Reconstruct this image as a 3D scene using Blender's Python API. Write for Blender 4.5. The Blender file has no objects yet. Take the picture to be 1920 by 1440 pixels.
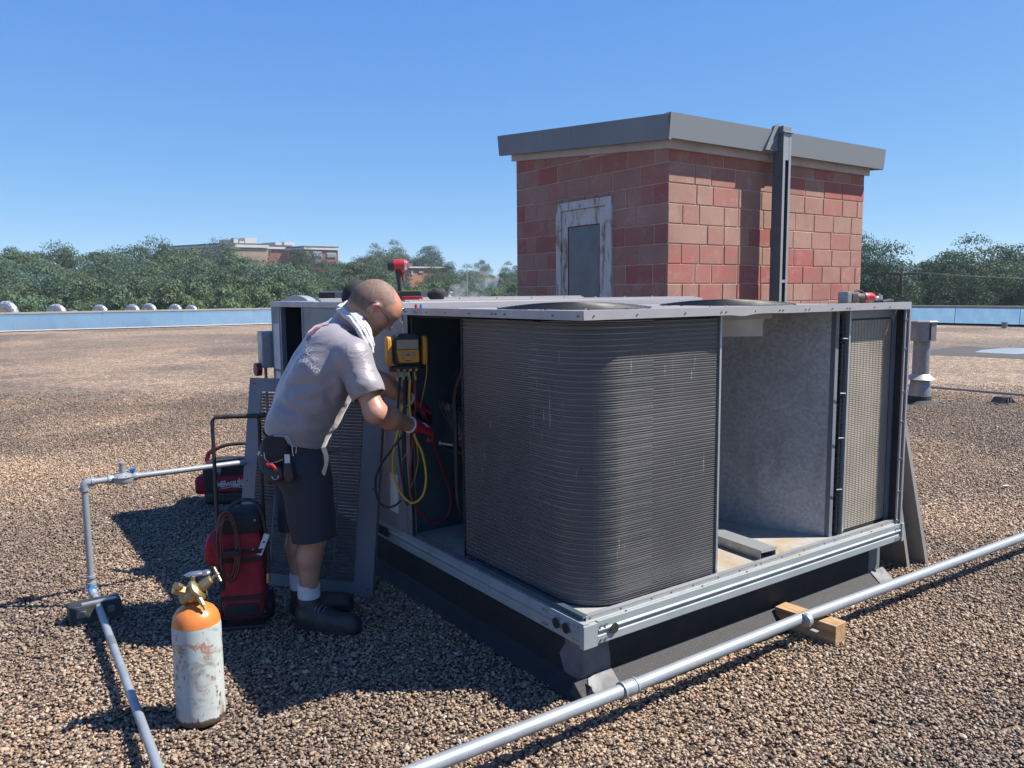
import bpy, bmesh, math, random
import numpy as np
from mathutils import Vector, Matrix, noise as mnoise
random.seed(7); rng = np.random.default_rng(11)
scn = bpy.context.scene
C = scn.collection
PI = math.pi
R = math.radians

# ------------------------------------------------------------ camera
F = 1482.0; CAMH = 1.68
PITCH = math.atan(168 / F); ROLL = R(0.55)
fw = Vector((0, math.cos(PITCH), -math.sin(PITCH))); up0 = Vector((0, math.sin(PITCH), math.cos(PITCH))); r0 = Vector((1, 0, 0))
rt = math.cos(ROLL) * r0 - math.sin(ROLL) * up0
up = math.sin(ROLL) * r0 + math.cos(ROLL) * up0
cam_d = bpy.data.cameras.new('camera'); cam = bpy.data.objects.new('camera', cam_d); C.objects.link(cam)
cam_d.sensor_width = 36; cam_d.lens = F / 1920 * 36; cam_d.clip_start = 0.05; cam_d.clip_end = 3000
M = Matrix((rt, up, -fw)).transposed().to_4x4(); M.translation = Vector((0, 0, CAMH)); cam.matrix_world = M
scn.camera = cam

def P(x, y, Y):
    "point of the place seen at photo coordinates (x, y) whose distance north is Y"
    d = fw * F + rt * (x - 960) - up * (y - 720)
    return Vector((0, 0, CAMH)) + d * (Y / d.y)
def G(x, y, z=0.0):
    d = fw * F + rt * (x - 960) - up * (y - 720)
    return Vector((0, 0, CAMH)) + d * ((z - CAMH) / d.z)

# ------------------------------------------------------------ world, sun, exposure
SUN_DIR = Vector((0.81, 0.009, 1.0)).normalized()
elev = math.asin(SUN_DIR.z)
w = bpy.data.worlds.new('World'); scn.world = w; w.use_nodes = True
nt = w.node_tree; nt.nodes.clear()
sky = nt.nodes.new('ShaderNodeTexSky'); sky.sky_type = 'NISHITA'; sky.sun_disc = False
sky.sun_elevation = elev; sky.sun_rotation = R(90); sky.altitude = 2000; sky.air_density = 0.7; sky.dust_density = 0.0; sky.ozone_density = 3.0
bg = nt.nodes.new('ShaderNodeBackground'); bg.inputs[1].default_value = 0.056
wo = nt.nodes.new('ShaderNodeOutputWorld')
sp = nt.nodes.new('ShaderNodeSeparateColor'); cb = nt.nodes.new('ShaderNodeCombineColor'); nt.links.new(sky.outputs[0], sp.inputs[0])
for i, (g, k) in enumerate(((.80, 1.18), (.56, 2.14), (.22, 5.05))):      # clear, deep summer blue
    pw = nt.nodes.new('ShaderNodeMath'); pw.operation = 'POWER'; ml = nt.nodes.new('ShaderNodeMath'); ml.operation = 'MULTIPLY'
    pw.inputs[1].default_value = g; ml.inputs[1].default_value = k
    nt.links.new(sp.outputs[i], pw.inputs[0]); nt.links.new(pw.outputs[0], ml.inputs[0]); nt.links.new(ml.outputs[0], cb.inputs[i])
nt.links.new(cb.outputs[0], bg.inputs[0]); nt.links.new(bg.outputs[0], wo.inputs[0])
sl = bpy.data.lights.new('sun', 'SUN'); sl.energy = 5.0; sl.angle = R(0.53); sl.color = (1.0, 0.93, 0.83)
so = bpy.data.objects.new('sun', sl); C.objects.link(so)
so.rotation_euler = SUN_DIR.to_track_quat('Z', 'Y').to_euler(); so.location = (20, 0, 30)
scn.view_settings.view_transform = 'Standard'; scn.view_settings.look = 'None'
scn.view_settings.exposure = 1.15; scn.view_settings.gamma = 1.0; scn.view_settings.use_curve_mapping = False
scn.render.resolution_x = 1024; scn.render.resolution_y = 768
scn.render.engine = 'CYCLES'

# ------------------------------------------------------------ materials
ALB = .74      # overall reflectance scale of the palette below
class NT:
    def __init__(s, name):
        s.m = bpy.data.materials.new(name); s.m.use_nodes = True
        s.t = s.m.node_tree; s.t.nodes.clear()
        s.out = s.n('OutputMaterial'); s.b = s.n('BsdfPrincipled'); s.l(s.b.outputs[0], s.out.inputs[0])
    def n(s, typ, **k):
        o = s.t.nodes.new('ShaderNode' + typ)
        for a, v in k.items(): setattr(o, a, v)
        return o
    def l(s, a, b): s.t.links.new(a, b)
    def coord(s, kind='Object', scale=None):
        tc = s.n('TexCoord'); o = tc.outputs[kind]
        if kind == 'World':
            pass
        if scale is not None:
            mp = s.n('Mapping'); s.l(o, mp.inputs[0]); mp.inputs['Scale'].default_value = scale; o = mp.outputs[0]
        return o
    def pos(s, scale=None):
        g = s.n('NewGeometry'); o = g.outputs['Position']
        if scale is not None:
            mp = s.n('Mapping'); s.l(o, mp.inputs[0]); mp.inputs['Scale'].default_value = scale; o = mp.outputs[0]
        return o
    def noise(s, vec, scale, detail=4, rough=.55, dist=0):
        o = s.n('TexNoise'); s.l(vec, o.inputs['Vector']); o.inputs['Scale'].default_value = scale
        o.inputs['Detail'].default_value = detail; o.inputs['Roughness'].default_value = rough; o.inputs['Distortion'].default_value = dist
        return o.outputs['Fac']
    def ramp(s, fac, stops, interp='LINEAR'):
        o = s.n('ValToRGB'); s.l(fac, o.inputs[0]); cr = o.color_ramp; cr.interpolation = interp
        while len(cr.elements) < len(stops): cr.elements.new(0.5)
        for e, (p, c) in zip(cr.elements, stops):
            e.position = p; e.color = (c[0], c[1], c[2], 1) if hasattr(c, '__len__') else (c, c, c, 1)
        return o.outputs[0]
    def mix(s, fac, a, b, mode='MIX'):
        o = s.n('Mix', data_type='RGBA', blend_type=mode)
        for i, v in ((0, fac), (6, a), (7, b)):
            if hasattr(v, 'is_output') or isinstance(v, bpy.types.NodeSocket): s.l(v, o.inputs[i])
            elif i == 0: o.inputs[0].default_value = v
            else: o.inputs[i].default_value = (v[0], v[1], v[2], 1)
        return o.outputs[2]
    def math(s, op, a, b=None):
        o = s.n('Math', operation=op)
        for i, v in enumerate((a, b)):
            if v is None: continue
            if isinstance(v, bpy.types.NodeSocket): s.l(v, o.inputs[i])
            else: o.inputs[i].default_value = v
        return o.outputs[0]
    def bump(s, h, strength=.3, dist=.002):
        o = s.n('Bump'); s.l(h, o.inputs['Height']); o.inputs['Strength'].default_value = strength; o.inputs['Distance'].default_value = dist
        s.l(o.outputs[0], s.b.inputs['Normal'])
    def set(s, col=None, rough=None, metal=None, K=None, **k):
        K = ALB if K is None else K
        if isinstance(col, bpy.types.NodeSocket): col = s.mix(1.0, col, (K, K, K), 'MULTIPLY')
        elif col is not None: col = tuple(x * K for x in col)
        for nm, v in (('Base Color', col), ('Roughness', rough), ('Metallic', metal)):
            if v is None: continue
            if isinstance(v, bpy.types.NodeSocket): s.l(v, s.b.inputs[nm])
            elif nm == 'Base Color': s.b.inputs[nm].default_value = (v[0], v[1], v[2], 1)
            else: s.b.inputs[nm].default_value = v
        for nm, v in k.items(): s.b.inputs[nm.replace('_', ' ')].default_value = v
        return s

def simple(name, c1, c2=None, rough=.5, metal=0, scale=8, bump=.15, bscale=60, bdist=.002, stretch=(1, 1, 1), lo=.35, hi=.7, rvar=.12, spec=.5):
    "paint, metal, rubber, cloth...: colour varied by noise, gloss varied, fine relief"
    t = NT(name); v = t.coord('Object', stretch)
    c2 = c2 or tuple(x * .78 for x in c1)
    f = t.noise(v, scale, 6, .6)
    col = t.ramp(f, [(lo, c1), (hi, c2)])
    r = t.ramp(f, [(.3, max(0, rough - rvar)), (.7, min(1, rough + rvar))])
    t.set(col, r, metal); t.b.inputs['Specular IOR Level'].default_value = spec
    if bump: t.bump(t.noise(v, bscale, 3), bump, bdist)
    return t.m

MAT = {}
MAT['galv'] = simple('galvanised_steel', (.50, .53, .55), (.40, .43, .46), .42, .55, 14, .08, 30)
MAT['duct'] = simple('weathered_flue_metal', (.30, .31, .33), (.20, .21, .23), .5, .5, 5, .1, 20)
MAT['rail'] = simple('galvanised_rail', (.36, .41, .43), (.28, .33, .35), .58, .2, 6, .1, 25, stretch=(1, 1, 1))
MAT['fascia'] = simple('grey_enamel_trim', (.42, .41, .43), (.35, .34, .37), .38, .25, 5, .05, 30)
MAT['cabinet'] = simple('grey_cabinet_paint', (.22, .245, .275), (.17, .19, .22), .45, .1, 4, .06, 20)
MAT['cabinet_d'] = simple('louver_panel_paint', (.205, .215, .25), (.17, .18, .21), .45, .1, 5, .05, 20)
MAT['cabinet_l'] = simple('tan_grey_panel_paint', (.36, .35, .33), (.29, .28, .27), .5, .1, 4, .05, 20)
MAT['teal'] = simple('teal_grey_inner_sheet', (.075, .12, .15), (.05, .085, .11), .5, .3, 6, .06, 20)
MAT['black'] = simple('black_rubber', (.022, .023, .025), (.035, .035, .036), .6, 0, 12, .2, 90)
MAT['blackcloth'] = simple('black_nylon', (.018, .018, .021), (.032, .032, .036), .85, 0, 30, .4, 400)
MAT['dark'] = simple('dark_inner_metal', (.03, .036, .045), (.02, .024, .03), .55, .3, 8, .05)
MAT['redcloth'] = simple('red_nylon', (.42, .012, .03), (.30, .008, .02), .8, 0, 20, .4, 350)
MAT['redplastic'] = simple('red_plastic', (.55, .02, .03), (.42, .015, .025), .35, 0, 20, .05)
MAT['darkred'] = simple('dark_red_paint', (.16, .015, .015), None, .4)
MAT['yellow'] = simple('yellow_rubber', (.78, .36, .02), (.65, .28, .015), .45, 0, 20, .1)
MAT['yellowhose'] = simple('yellow_hose', (.72, .50, .03), (.55, .37, .02), .45)
MAT['redhose'] = simple('red_hose', (.42, .02, .03), None, .45)
MAT['brownhose'] = simple('maroon_hose', (.13, .03, .025), (.09, .025, .02), .5)
MAT['blackhose'] = simple('dark_blue_hose', (.015, .025, .05), None, .45)
MAT['brass'] = simple('brass', (.52, .42, .24), (.38, .29, .15), .42, .85, 30, .1)
MAT['copper'] = simple('dull_copper', (.22, .12, .08), (.12, .07, .05), .45, .7, 20, .1)
MAT['steel'] = simple('bright_steel', (.62, .63, .65), (.5, .51, .53), .28, .9, 20, .05)
MAT['white'] = simple('white_paper', (.75, .76, .78), (.6, .62, .64), .6)
MAT['bluecap'] = simple('blue_plastic', (.02, .22, .62), None, .4)
MAT['pipe'] = simple('painted_gas_pipe', (.37, .41, .45), (.29, .33, .37), .42, .3, 9, .15, 50, lo=.4, hi=.62)
MAT['screen'] = simple('lcd_glass', (.32, .31, .27), (.24, .24, .21), .15)
MAT['conduit'] = simple('thin_conduit', (.30, .32, .32), None, .45, .5)
MAT['membrane'] = simple('black_roof_membrane', (.010, .012, .017), (.018, .02, .025), .75, 0, 9, .3, 60)
MAT['patch'] = simple('grey_mastic_patch', (.20, .21, .225), (.13, .135, .145), .7, 0, 12, .8, 18, .006)
MAT['post'] = simple('grey_steel_post', (.17, .19, .22), (.13, .15, .17), .42, .2, 8, .05)
MAT['postl'] = simple('light_steel_flange', (.36, .38, .40), None, .4, .2, 8, .05)
MAT['screw'] = simple('screw_head', (.6, .6, .58), None, .35, .8)
MAT['hole'] = simple('open_screw_hole', (.02, .02, .02), None, .9)

def m_membrane_dust():
    t = NT('dusty_cant_strip'); v = t.coord('Object')
    f = t.noise(v, 5, 5); g = t.noise(v, 260, 2)
    c = t.mix(t.ramp(g, [(.5, 0), (.62, 1)]), (.030, .032, .036), (.09, .088, .085))
    t.set(t.mix(t.ramp(f, [(.3, 0), (.7, .5)]), c, (.055, .055, .055)), .85); t.bump(g, .6, .003); return t.m
MAT['cant'] = m_membrane_dust()

def m_pan():
    t = NT('weathered_base_pan'); v = t.coord('Object')
    f = t.noise(v, 3.2, 6, .6, .6); g = t.noise(v, 22, 4)
    c = t.ramp(f, [(.30, (.36, .38, .38)), (.52, (.44, .43, .40)), (.66, (.43, .34, .24)), (.8, (.30, .20, .13))])
    c = t.mix(t.ramp(g, [(.55, 0), (.75, .6)]), c, (.20, .18, .15))
    t.set(c, .6, .15); t.bump(g, .15, .003); return t.m
MAT['pan'] = m_pan()

def m_coil(name, c_dark, c_light, light_amt, metal=.5):
    t = NT(name); v = t.coord('Object')
    st = t.coord('Object', (26, 26, 1.1))
    f = t.noise(st, 1.6, 5, .6)                    # vertical streaks of bent fins
    pat = t.noise(v, 2.3, 5, .6)
    fine = t.noise(t.coord('Object', (500, 500, 30)), 1, 2)
    c = t.mix(t.ramp(pat, [(.35, 0), (.7, 1)]), c_dark, tuple(x * 1.45 for x in c_dark))
    c = t.mix(t.ramp(f, [(.64, 0), (.76, light_amt)]), c, c_light)
    c = t.mix(t.ramp(fine, [(.6, 0), (.75, .35)]), c, c_light)
    sc = t.noise(t.coord('Object', (90, 90, 5)), 1.0, 2)
    gate = t.noise(v, 4.0, 2)
    sc = t.math('MULTIPLY', t.ramp(sc, [(.68, 0), (.71, 1)]), t.ramp(gate, [(.52, 0), (.62, 1)]))
    c = t.mix(t.math('MULTIPLY', sc, .75), c, (.6, .6, .62))
    t.set(c, t.ramp(pat, [(.3, .36), (.7, .55)]), metal)
    t.bump(fine, .25, .001); return t.m
MAT['coil'] = m_coil('dark_condenser_fins', (.084, .083, .086), (.24, .235, .23), .4, .2)
MAT['coil_tube'] = simple('coil_tube_edge', (.24, .245, .26), (.13, .135, .15), .38, .4, 3, .05)
MAT['coilb'] = m_coil('dusty_brown_fins', (.27, .24, .195), (.52, .50, .45), .6, .1)

def m_galvpanel():
    t = NT('spangled_galvanised_sheet'); v = t.coord('Object')
    vo = t.n('TexVoronoi'); t.l(v, vo.inputs['Vector']); vo.inputs['Scale'].default_value = 70
    f = t.noise(v, 3, 4); g = t.noise(t.coord('Object', (1, 1, .25)), 8, 5)
    sp = t.n('SeparateColor'); t.l(vo.outputs['Color'], sp.inputs[0]); c = t.mix(1.0, t.ramp(f, [(.3, (.38, .40, .43)), (.7, (.52, .53, .54))]), t.ramp(sp.outputs[0], [(0, .82), (1, 1.12)]), 'MULTIPLY')
    c = t.mix(t.ramp(g, [(.55, 0), (.75, .5)]), c, (.20, .19, .18))
    t.set(c, t.ramp(g, [(.3, .35), (.7, .55)]), .2); return t.m
MAT['spangle'] = m_galvpanel()

def m_parapet():
    t = NT('parapet_sheet_metal'); v = t.coord('Object'); g = t.noise(v, .5, 3)
    t.set(t.ramp(g, [(.3, (.95, 1.0, 1.0)), (.75, (.85, .92, .98))]), .16, .95); return t.m
MAT['parapet'] = m_parapet()
MAT['cap'] = simple('stone_coloured_coping', (.42, .38, .33), (.34, .31, .27), .6, 0, 3, .1)

STONES = [(0.0, (.09, .075, .065)), (.10, (.20, .155, .125)), (.24, (.36, .29, .235)), (.38, (.50, .385, .29)), (.52, (.62, .49, .37)),
          (.64, (.44, .385, .345)), (.76, (.66, .53, .40)), (.86, (.42, .26, .17)), (.94, (.76, .66, .53)), (1.0, (.82, .77, .69))]
def gravel_tint(t, c):
    "broad darker and paler drifts on the roof"
    p = t.pos((1, 1, 0))
    big = t.noise(p, .16, 4, .55, .6); mid = t.noise(p, .8, 4)
    k = t.mix(t.ramp(big, [(.40, 0), (.58, 1)]), (.56, .55, .57), (1.10, 1.02, .95))
    k2 = t.ramp(mid, [(.3, .82), (.7, 1.1)])
    return t.mix(1.0, t.mix(1.0, c, k, 'MULTIPLY'), k2, 'MULTIPLY')
def m_gravel():
    t = NT('gravel_ground'); p = t.pos()
    vo = t.n('TexVoronoi'); t.l(p, vo.inputs['Vector']); vo.inputs['Scale'].default_value = 42; vo.inputs['Randomness'].default_value = 1
    sep = t.n('SeparateColor'); t.l(vo.outputs['Color'], sep.inputs[0])
    c = t.ramp(sep.outputs[0], STONES)
    edge = t.ramp(vo.outputs['Distance'], [(.30, 1.0), (.70, .22)])
    c = t.mix(1.0, c, edge, 'MULTIPLY')
    v2 = t.n('TexVoronoi'); t.l(p, v2.inputs['Vector']); v2.inputs['Scale'].default_value = 11; s2 = t.n('SeparateColor'); t.l(v2.outputs['Color'], s2.inputs[0])
    c = t.mix(1.0, c, t.ramp(s2.outputs[0], [(0, .62), (.5, 1.0), (1, 1.45)]), 'MULTIPLY')
    c = gravel_tint(t, c)
    c = t.mix(1.0, c, (1.0, .96, .89), 'MULTIPLY'); t.set(c, .8, K=.72); h = t.math('MULTIPLY', vo.outputs['Distance'], -1)
    t.bump(h, 1.0, .02); return t.m
MAT['gravel'] = m_gravel()
def m_pebble():
    t = NT('pebble_stone'); a = t.n('Attribute', attribute_type='INSTANCER', attribute_name='pc')
    c = t.ramp(a.outputs['Fac'], STONES)
    v = t.coord('Object'); f = t.noise(v, 1.6, 4)
    c = t.mix(1.0, c, t.ramp(f, [(.3, .75), (.7, 1.15)]), 'MULTIPLY')
    c = gravel_tint(t, c)
    c = t.mix(1.0, c, (1.0, .95, .87), 'MULTIPLY'); t.set(c, .55, K=.68); t.b.inputs['Specular IOR Level'].default_value = .35
    return t.m
MAT['pebble'] = m_pebble()

def m_block(name='painted_concrete_block'):
    t = NT(name); oi = t.n('ObjectInfo'); p = t.pos(); rnd = oi.outputs['Random']
    n1 = t.noise(p, 7.0, 6, .65, .4); n2 = t.noise(p, 160, 2); n3 = t.noise(p, 2.0, 4)
    tan = t.mix(t.ramp(n3, [(.3, 0), (.7, 1)]), (.36, .225, .18), (.48, .32, .25))
    tan = t.mix(t.ramp(n2, [(.42, .5), (.6, 0)]), tan, (.28, .15, .12))
    red = t.mix(t.ramp(n1, [(.3, 0), (.7, 1)]), (.33, .075, .07), (.44, .14, .12))
    # how much of the red paint is left on this block
    k = t.math('ADD', t.math('MULTIPLY', rnd, 1.0), t.math('MULTIPLY', n1, 1.3))
    k = t.ramp(k, [(0.0, 0.12), (.98, .22), (1.22, .5), (1.42, .95)]) if False else t.ramp(t.math('MULTIPLY', k, .5), [(.40, .12), (.58, .28), (.70, .58), (.84, .95)])
    wn = t.noise(p, 4.2, 7, .72, .9); wear = t.math('MULTIPLY', t.ramp(wn, [(.52, 0), (.68, 1)]), t.ramp(t.noise(p, 60, 3), [(.35, .2), (.65, .9)]))
    c = t.mix(t.math('MULTIPLY', wear, .55), t.mix(k, tan, red), (.56, .44, .39))
    dk = t.noise(p, 1.3, 5, .6, .5); c = t.mix(t.ramp(dk, [(.55, 0), (.75, .35)]), c, (.16, .11, .10))
    t.set(c, .85, K=.72); t.b.inputs['Specular IOR Level'].default_value = .3
    t.bump(n2, .35, .003); return t.m
MAT['block'] = m_block()
MAT['mortar'] = simple('block_mortar', (.60, .45, .36), (.48, .34, .27), .9, 0, 6, .3, 80)
MAT['fasciametal'] = simple('roof_fascia_metal', (.20, .225, .25), (.175, .20, .225), .6, 0, 1.5, .05, 8)
MAT['trim'] = simple('pale_trim_board', (.55, .50, .48), (.45, .40, .38), .6, 0, 4, .1)
def m_peel():
    t = NT('peeling_white_paint'); v = t.coord('Object', (1, 1, .35))
    f = t.noise(v, 9, 6, .7, .5)
    t.set(t.ramp(f, [(.36, (.62, .62, .62)), (.52, (.55, .54, .52)), (.58, (.34, .24, .17)), (.7, (.22, .12, .07))]), .75); t.bump(f, .4, .004); return t.m
MAT['peel'] = m_peel()
def m_wired():
    t = NT('dusty_wired_glass'); v = t.coord('Object')
    f = t.noise(v, 5, 4); wv = t.n('TexWave'); t.l(v, wv.inputs['Vector']); wv.bands_direction = 'Z'; wv.inputs['Scale'].default_value = 28; wv.inputs['Distortion'].default_value = .6
    c = t.mix(t.ramp(wv.outputs['Fac'], [(.3, 0), (.8, .5)]), t.ramp(f, [(.3, (.05, .065, .085)), (.7, (.11, .125, .15))]), (.16, .18, .21))
    t.set(c, .3); return t.m
MAT['wired'] = m_wired()
def m_wood():
    t = NT('cut_timber'); v = t.coord('Object', (2, 22, 22))
    f = t.noise(v, 2.2, 5, .6, 1.5)
    t.set(t.ramp(f, [(.35, (.52, .35, .20)), (.5, (.44, .27, .14)), (.62, (.27, .15, .075)), (.75, (.5, .33, .19))]), .7); t.bump(f, .3, .002); return t.m
MAT['wood'] = m_wood()
def m_cyl():
    t = NT('chipped_cylinder_paint'); v = t.coord('Object')
    f = t.noise(v, 10, 7, .68, .35); g = t.noise(t.coord('Object', (1, 1, .5)), 26, 5, .7); s = t.noise(t.coord('Object', (1, 1, .25)), 7, 5)
    c = t.ramp(s, [(.3, (.40, .45, .45)), (.7, (.54, .58, .57))])
    gate = t.noise(v, 3.1, 2)
    k = t.math('ADD', t.math('MULTIPLY', f, .62), t.math('MULTIPLY', gate, .5))
    c = t.mix(t.ramp(k, [(.61, 0), (.625, 1)]), c, (.36, .20, .14))
    c = t.mix(t.ramp(k, [(.65, 0), (.66, 1)]), c, (.60, .19, .05))
    c = t.mix(t.ramp(k, [(.70, 0), (.71, 1)]), c, (.12, .07, .05))
    c = t.mix(t.ramp(g, [(.61, 0), (.64, 1)]), c, (.15, .11, .09))
    dk = t.noise(v, 7.5, 9, .8, .8)
    c = t.mix(t.ramp(dk, [(.50, 0), (.62, .8)]), c, (.17, .165, .16))
    # bottom rim worn to rust
    sx = t.n('SeparateXYZ'); t.l(v, sx.inputs[0])
    rim = t.math('ADD', sx.outputs[2], t.math('MULTIPLY', g, -.05))
    c = t.mix(t.ramp(rim, [(-.012, 1), (.0, 0)]), c, (.10, .075, .06))
    t.set(c, .5); t.bump(k, .3, .003); return t.m
MAT['cylinder'] = m_cyl()
MAT['orange'] = simple('orange_enamel', (.70, .215, .045), (.55, .15, .035), .32, 0, 12, .15, 40, lo=.5, hi=.75)

# ------------------------------------------------------------ mesh helpers
class MB:
    def __init__(s): s.v = []; s.f = []
    def add(s, vs, fs):
        o = len(s.v); s.v += [tuple(v) for v in vs]; s.f += [tuple(i + o for i in f) for f in fs]; return s
    def box(s, lo, hi, rot=None, piv=None):
        x0, y0, z0 = lo; x1, y1, z1 = hi
        vs = [Vector(q) for q in ((x0, y0, z0), (x1, y0, z0), (x1, y1, z0), (x0, y1, z0), (x0, y0, z1), (x1, y0, z1), (x1, y1, z1), (x0, y1, z1))]
        if rot is not None:
            pv = Vector(piv) if piv is not None else (vs[0] + vs[6]) / 2
            vs = [rot @ (q - pv) + pv for q in vs]
        return s.add(vs, [(0, 3, 2, 1), (4, 5, 6, 7), (0, 1, 5, 4), (1, 2, 6, 5), (2, 3, 7, 6), (3, 0, 4, 7)])
    def cyl(s, a, b, r0, r1=None, n=16, caps=True):
        a = Vector(a); b = Vector(b); r1 = r0 if r1 is None else r1
        q = (b - a).to_track_quat('Z', 'Y'); vs = []
        for c, r in ((a, r0), (b, r1)):
            for i in range(n): t = 2 * PI * i / n; vs.append(c + q @ Vector((r * math.cos(t), r * math.sin(t), 0)))
        fs = [(i, (i + 1) % n, n + (i + 1) % n, n + i) for i in range(n)]
        if caps: fs += [tuple(reversed(range(n))), tuple(range(n, 2 * n))]
        return s.add(vs, fs)
    def tube(s, pts, r, n=8, closed=False, caps=True):
        pts = [Vector(p) for p in pts]; m = len(pts); rr = r if hasattr(r, '__len__') else [r] * m
        tan = []
        for i in range(m):
            if closed: d = pts[(i + 1) % m] - pts[i - 1]
            else: d = pts[min(i + 1, m - 1)] - pts[max(i - 1, 0)]
            tan.append(d.normalized() if d.length > 1e-9 else Vector((0, 0, 1)))
        up_ = Vector((0, 0, 1)) if abs(tan[0].z) < .9 else Vector((1, 0, 0))
        nrm = tan[0].cross(up_).normalized(); vs = []
        for i in range(m):
            nrm = (nrm - tan[i] * nrm.dot(tan[i])); nrm = nrm.normalized() if nrm.length > 1e-6 else tan[i].orthogonal().normalized()
            bi = tan[i].cross(nrm)
            for k in range(n): t = 2 * PI * k / n; vs.append(pts[i] + (nrm * math.cos(t) + bi * math.sin(t)) * rr[i])
        fs = []
        for i in range(m if closed else m - 1):
            j = (i + 1) % m
            fs += [(i * n + k, i * n + (k + 1) % n, j * n + (k + 1) % n, j * n + k) for k in range(n)]
        if caps and not closed: fs += [tuple(reversed(range(n))), tuple((m - 1) * n + k for k in range(n))]
        return s.add(vs, fs)
    def lathe(s, prof, c=(0, 0, 0), n=32, axis=None):
        c = Vector(c); q = Vector(axis).to_track_quat('Z', 'Y') if axis else None; vs = []
        for r, z in prof:
            for i in range(n):
                t = 2 * PI * i / n; p = Vector((r * math.cos(t), r * math.sin(t), z)); vs.append(c + (q @ p if q else p))
        fs = []
        for j in range(len(prof) - 1):
            fs += [(j * n + i, j * n + (i + 1) % n, (j + 1) * n + (i + 1) % n, (j + 1) * n + i) for i in range(n)]
        fs += [tuple(reversed(range(n))), tuple((len(prof) - 1) * n + i for i in range(n))]
        return s.add(vs, fs)
    def prism(s, poly, vec):
        "polygon (list of 3D points) swept by vec"
        n = len(poly); vec = Vector(vec); a = [Vector(p) for p in poly]; b = [p + vec for p in a]
        return s.add(a + b, [tuple(reversed(range(n))), tuple(range(n, 2 * n))] + [(i, (i + 1) % n, n + (i + 1) % n, n + i) for i in range(n)])
    def ball(s, c, r, n=12, m=8, rot=None):
        c = Vector(c); rx, ry, rz = r if hasattr(r, '__len__') else (r, r, r); vs = []
        for j in range(m + 1):
            ph = PI * j / m
            for i in range(n):
                t = 2 * PI * i / n; p = Vector((rx * math.sin(ph) * math.cos(t), ry * math.sin(ph) * math.sin(t), rz * math.cos(ph)))
                vs.append(c + (rot @ p if rot else p))
        return s.add(vs, [(j * n + i, (j + 1) * n + i, (j + 1) * n + (i + 1) % n, j * n + (i + 1) % n) for j in range(m) for i in range(n)])

def mesh_from(vs, fs, name, smooth=None):
    me = bpy.data.meshes.new(name); me.from_pydata([tuple(v) for v in vs], [], fs); me.validate()
    bm = bmesh.new(); bm.from_mesh(me); bmesh.ops.remove_doubles(bm, verts=bm.verts, dist=1e-6); bmesh.ops.recalc_face_normals(bm, faces=bm.faces)
    if smooth is not None:
        for f in bm.faces: f.smooth = True
        for e in bm.edges:
            if len(e.link_faces) != 2 or e.calc_face_angle(0) > R(smooth): e.smooth = False
    bm.to_mesh(me); bm.free(); return me

def obj(name, mb, mat, parent=None, smooth=35, bevel=0, world=False, kind=None, label=None):
    vs = [Vector(v) for v in mb.v]
    if world and parent is not None:
        inv = (Matrix.Translation(parent.location) @ parent.rotation_euler.to_matrix().to_4x4()).inverted()
        vs = [inv @ v for v in vs]
    me = mesh_from(vs, mb.f, name, smooth)
    me.materials.append(mat if not isinstance(mat, str) else MAT[mat])
    o = bpy.data.objects.new(name, me); C.objects.link(o)
    if parent: o.parent = parent
    if bevel:
        b = o.modifiers.new('bevel', 'BEVEL'); b.width = bevel; b.segments = 2; b.limit_method = 'ANGLE'; b.angle_limit = R(40)
    if kind: o['kind'] = kind
    if label: o['label'] = label
    return o
def thing(name, label, cat, loc=(0, 0, 0), rz=0, group=None):
    o = bpy.data.objects.new(name, None); C.objects.link(o); o.location = loc; o.rotation_euler = (0, 0, rz); o.empty_display_size = .1
    o['label'] = label; o['category'] = cat
    if group: o['group'] = group
    return o
def tag(o, label, cat, group=None):
    o['label'] = label; o['category'] = cat
    if group: o['group'] = group
    return o
def share(name, me, parent, loc=(0, 0, 0), rot=(0, 0, 0), scale=(1, 1, 1)):
    o = bpy.data.objects.new(name, me); C.objects.link(o); o.parent = parent
    o.location = loc; o.rotation_euler = rot; o.scale = scale; return o
def curve(pts, n=10):
    "Catmull-Rom through pts"
    pts = [Vector(p) for p in pts]; q = [pts[0] * 2 - pts[1]] + pts + [pts[-1] * 2 - pts[-2]]; out = []
    for i in range(1, len(q) - 2):
        for k in range(n):
            t = k / n; a, b, c, d = q[i - 1:i + 3]
            out.append(.5 * ((2 * b) + (c - a) * t + (2 * a - 5 * b + 4 * c - d) * t * t + (3 * b - a - 3 * c + d) * t ** 3))
    out.append(pts[-1]); return out
def text_mesh(body, size, extrude=0.0005, shear=0, bold=0.0, spacing=1.0):
    cu = bpy.data.curves.new('lettering', 'FONT'); cu.body = body; cu.size = size; cu.extrude = extrude; cu.shear = shear; cu.offset = bold
    cu.space_character = spacing; cu.align_x = 'CENTER'; cu.align_y = 'CENTER'
    ob = bpy.data.objects.new('lettering', cu); C.objects.link(ob)
    dg = bpy.context.evaluated_depsgraph_get(); dg.update()
    me = bpy.data.meshes.new_from_object(ob.evaluated_get(dg)); bpy.data.objects.remove(ob); bpy.data.curves.remove(cu); return me
def text_obj(name, body, size, mat, parent, origin, xdir, ydir, **k):
    "lettering lying on a surface: origin = centre, xdir = reading direction, ydir = up, in parent space"
    me = text_mesh(body, size, **k); x = Vector(xdir).normalized(); z = x.cross(Vector(ydir)).normalized(); y = z.cross(x)
    Mx = Matrix((x, y, z)).transposed().to_4x4(); Mx.translation = Vector(origin); me.transform(Mx)
    me.materials.clear(); me.materials.append(MAT[mat] if isinstance(mat, str) else mat)
    o = bpy.data.objects.new(name, me); C.objects.link(o); o.parent = parent; return o

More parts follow.
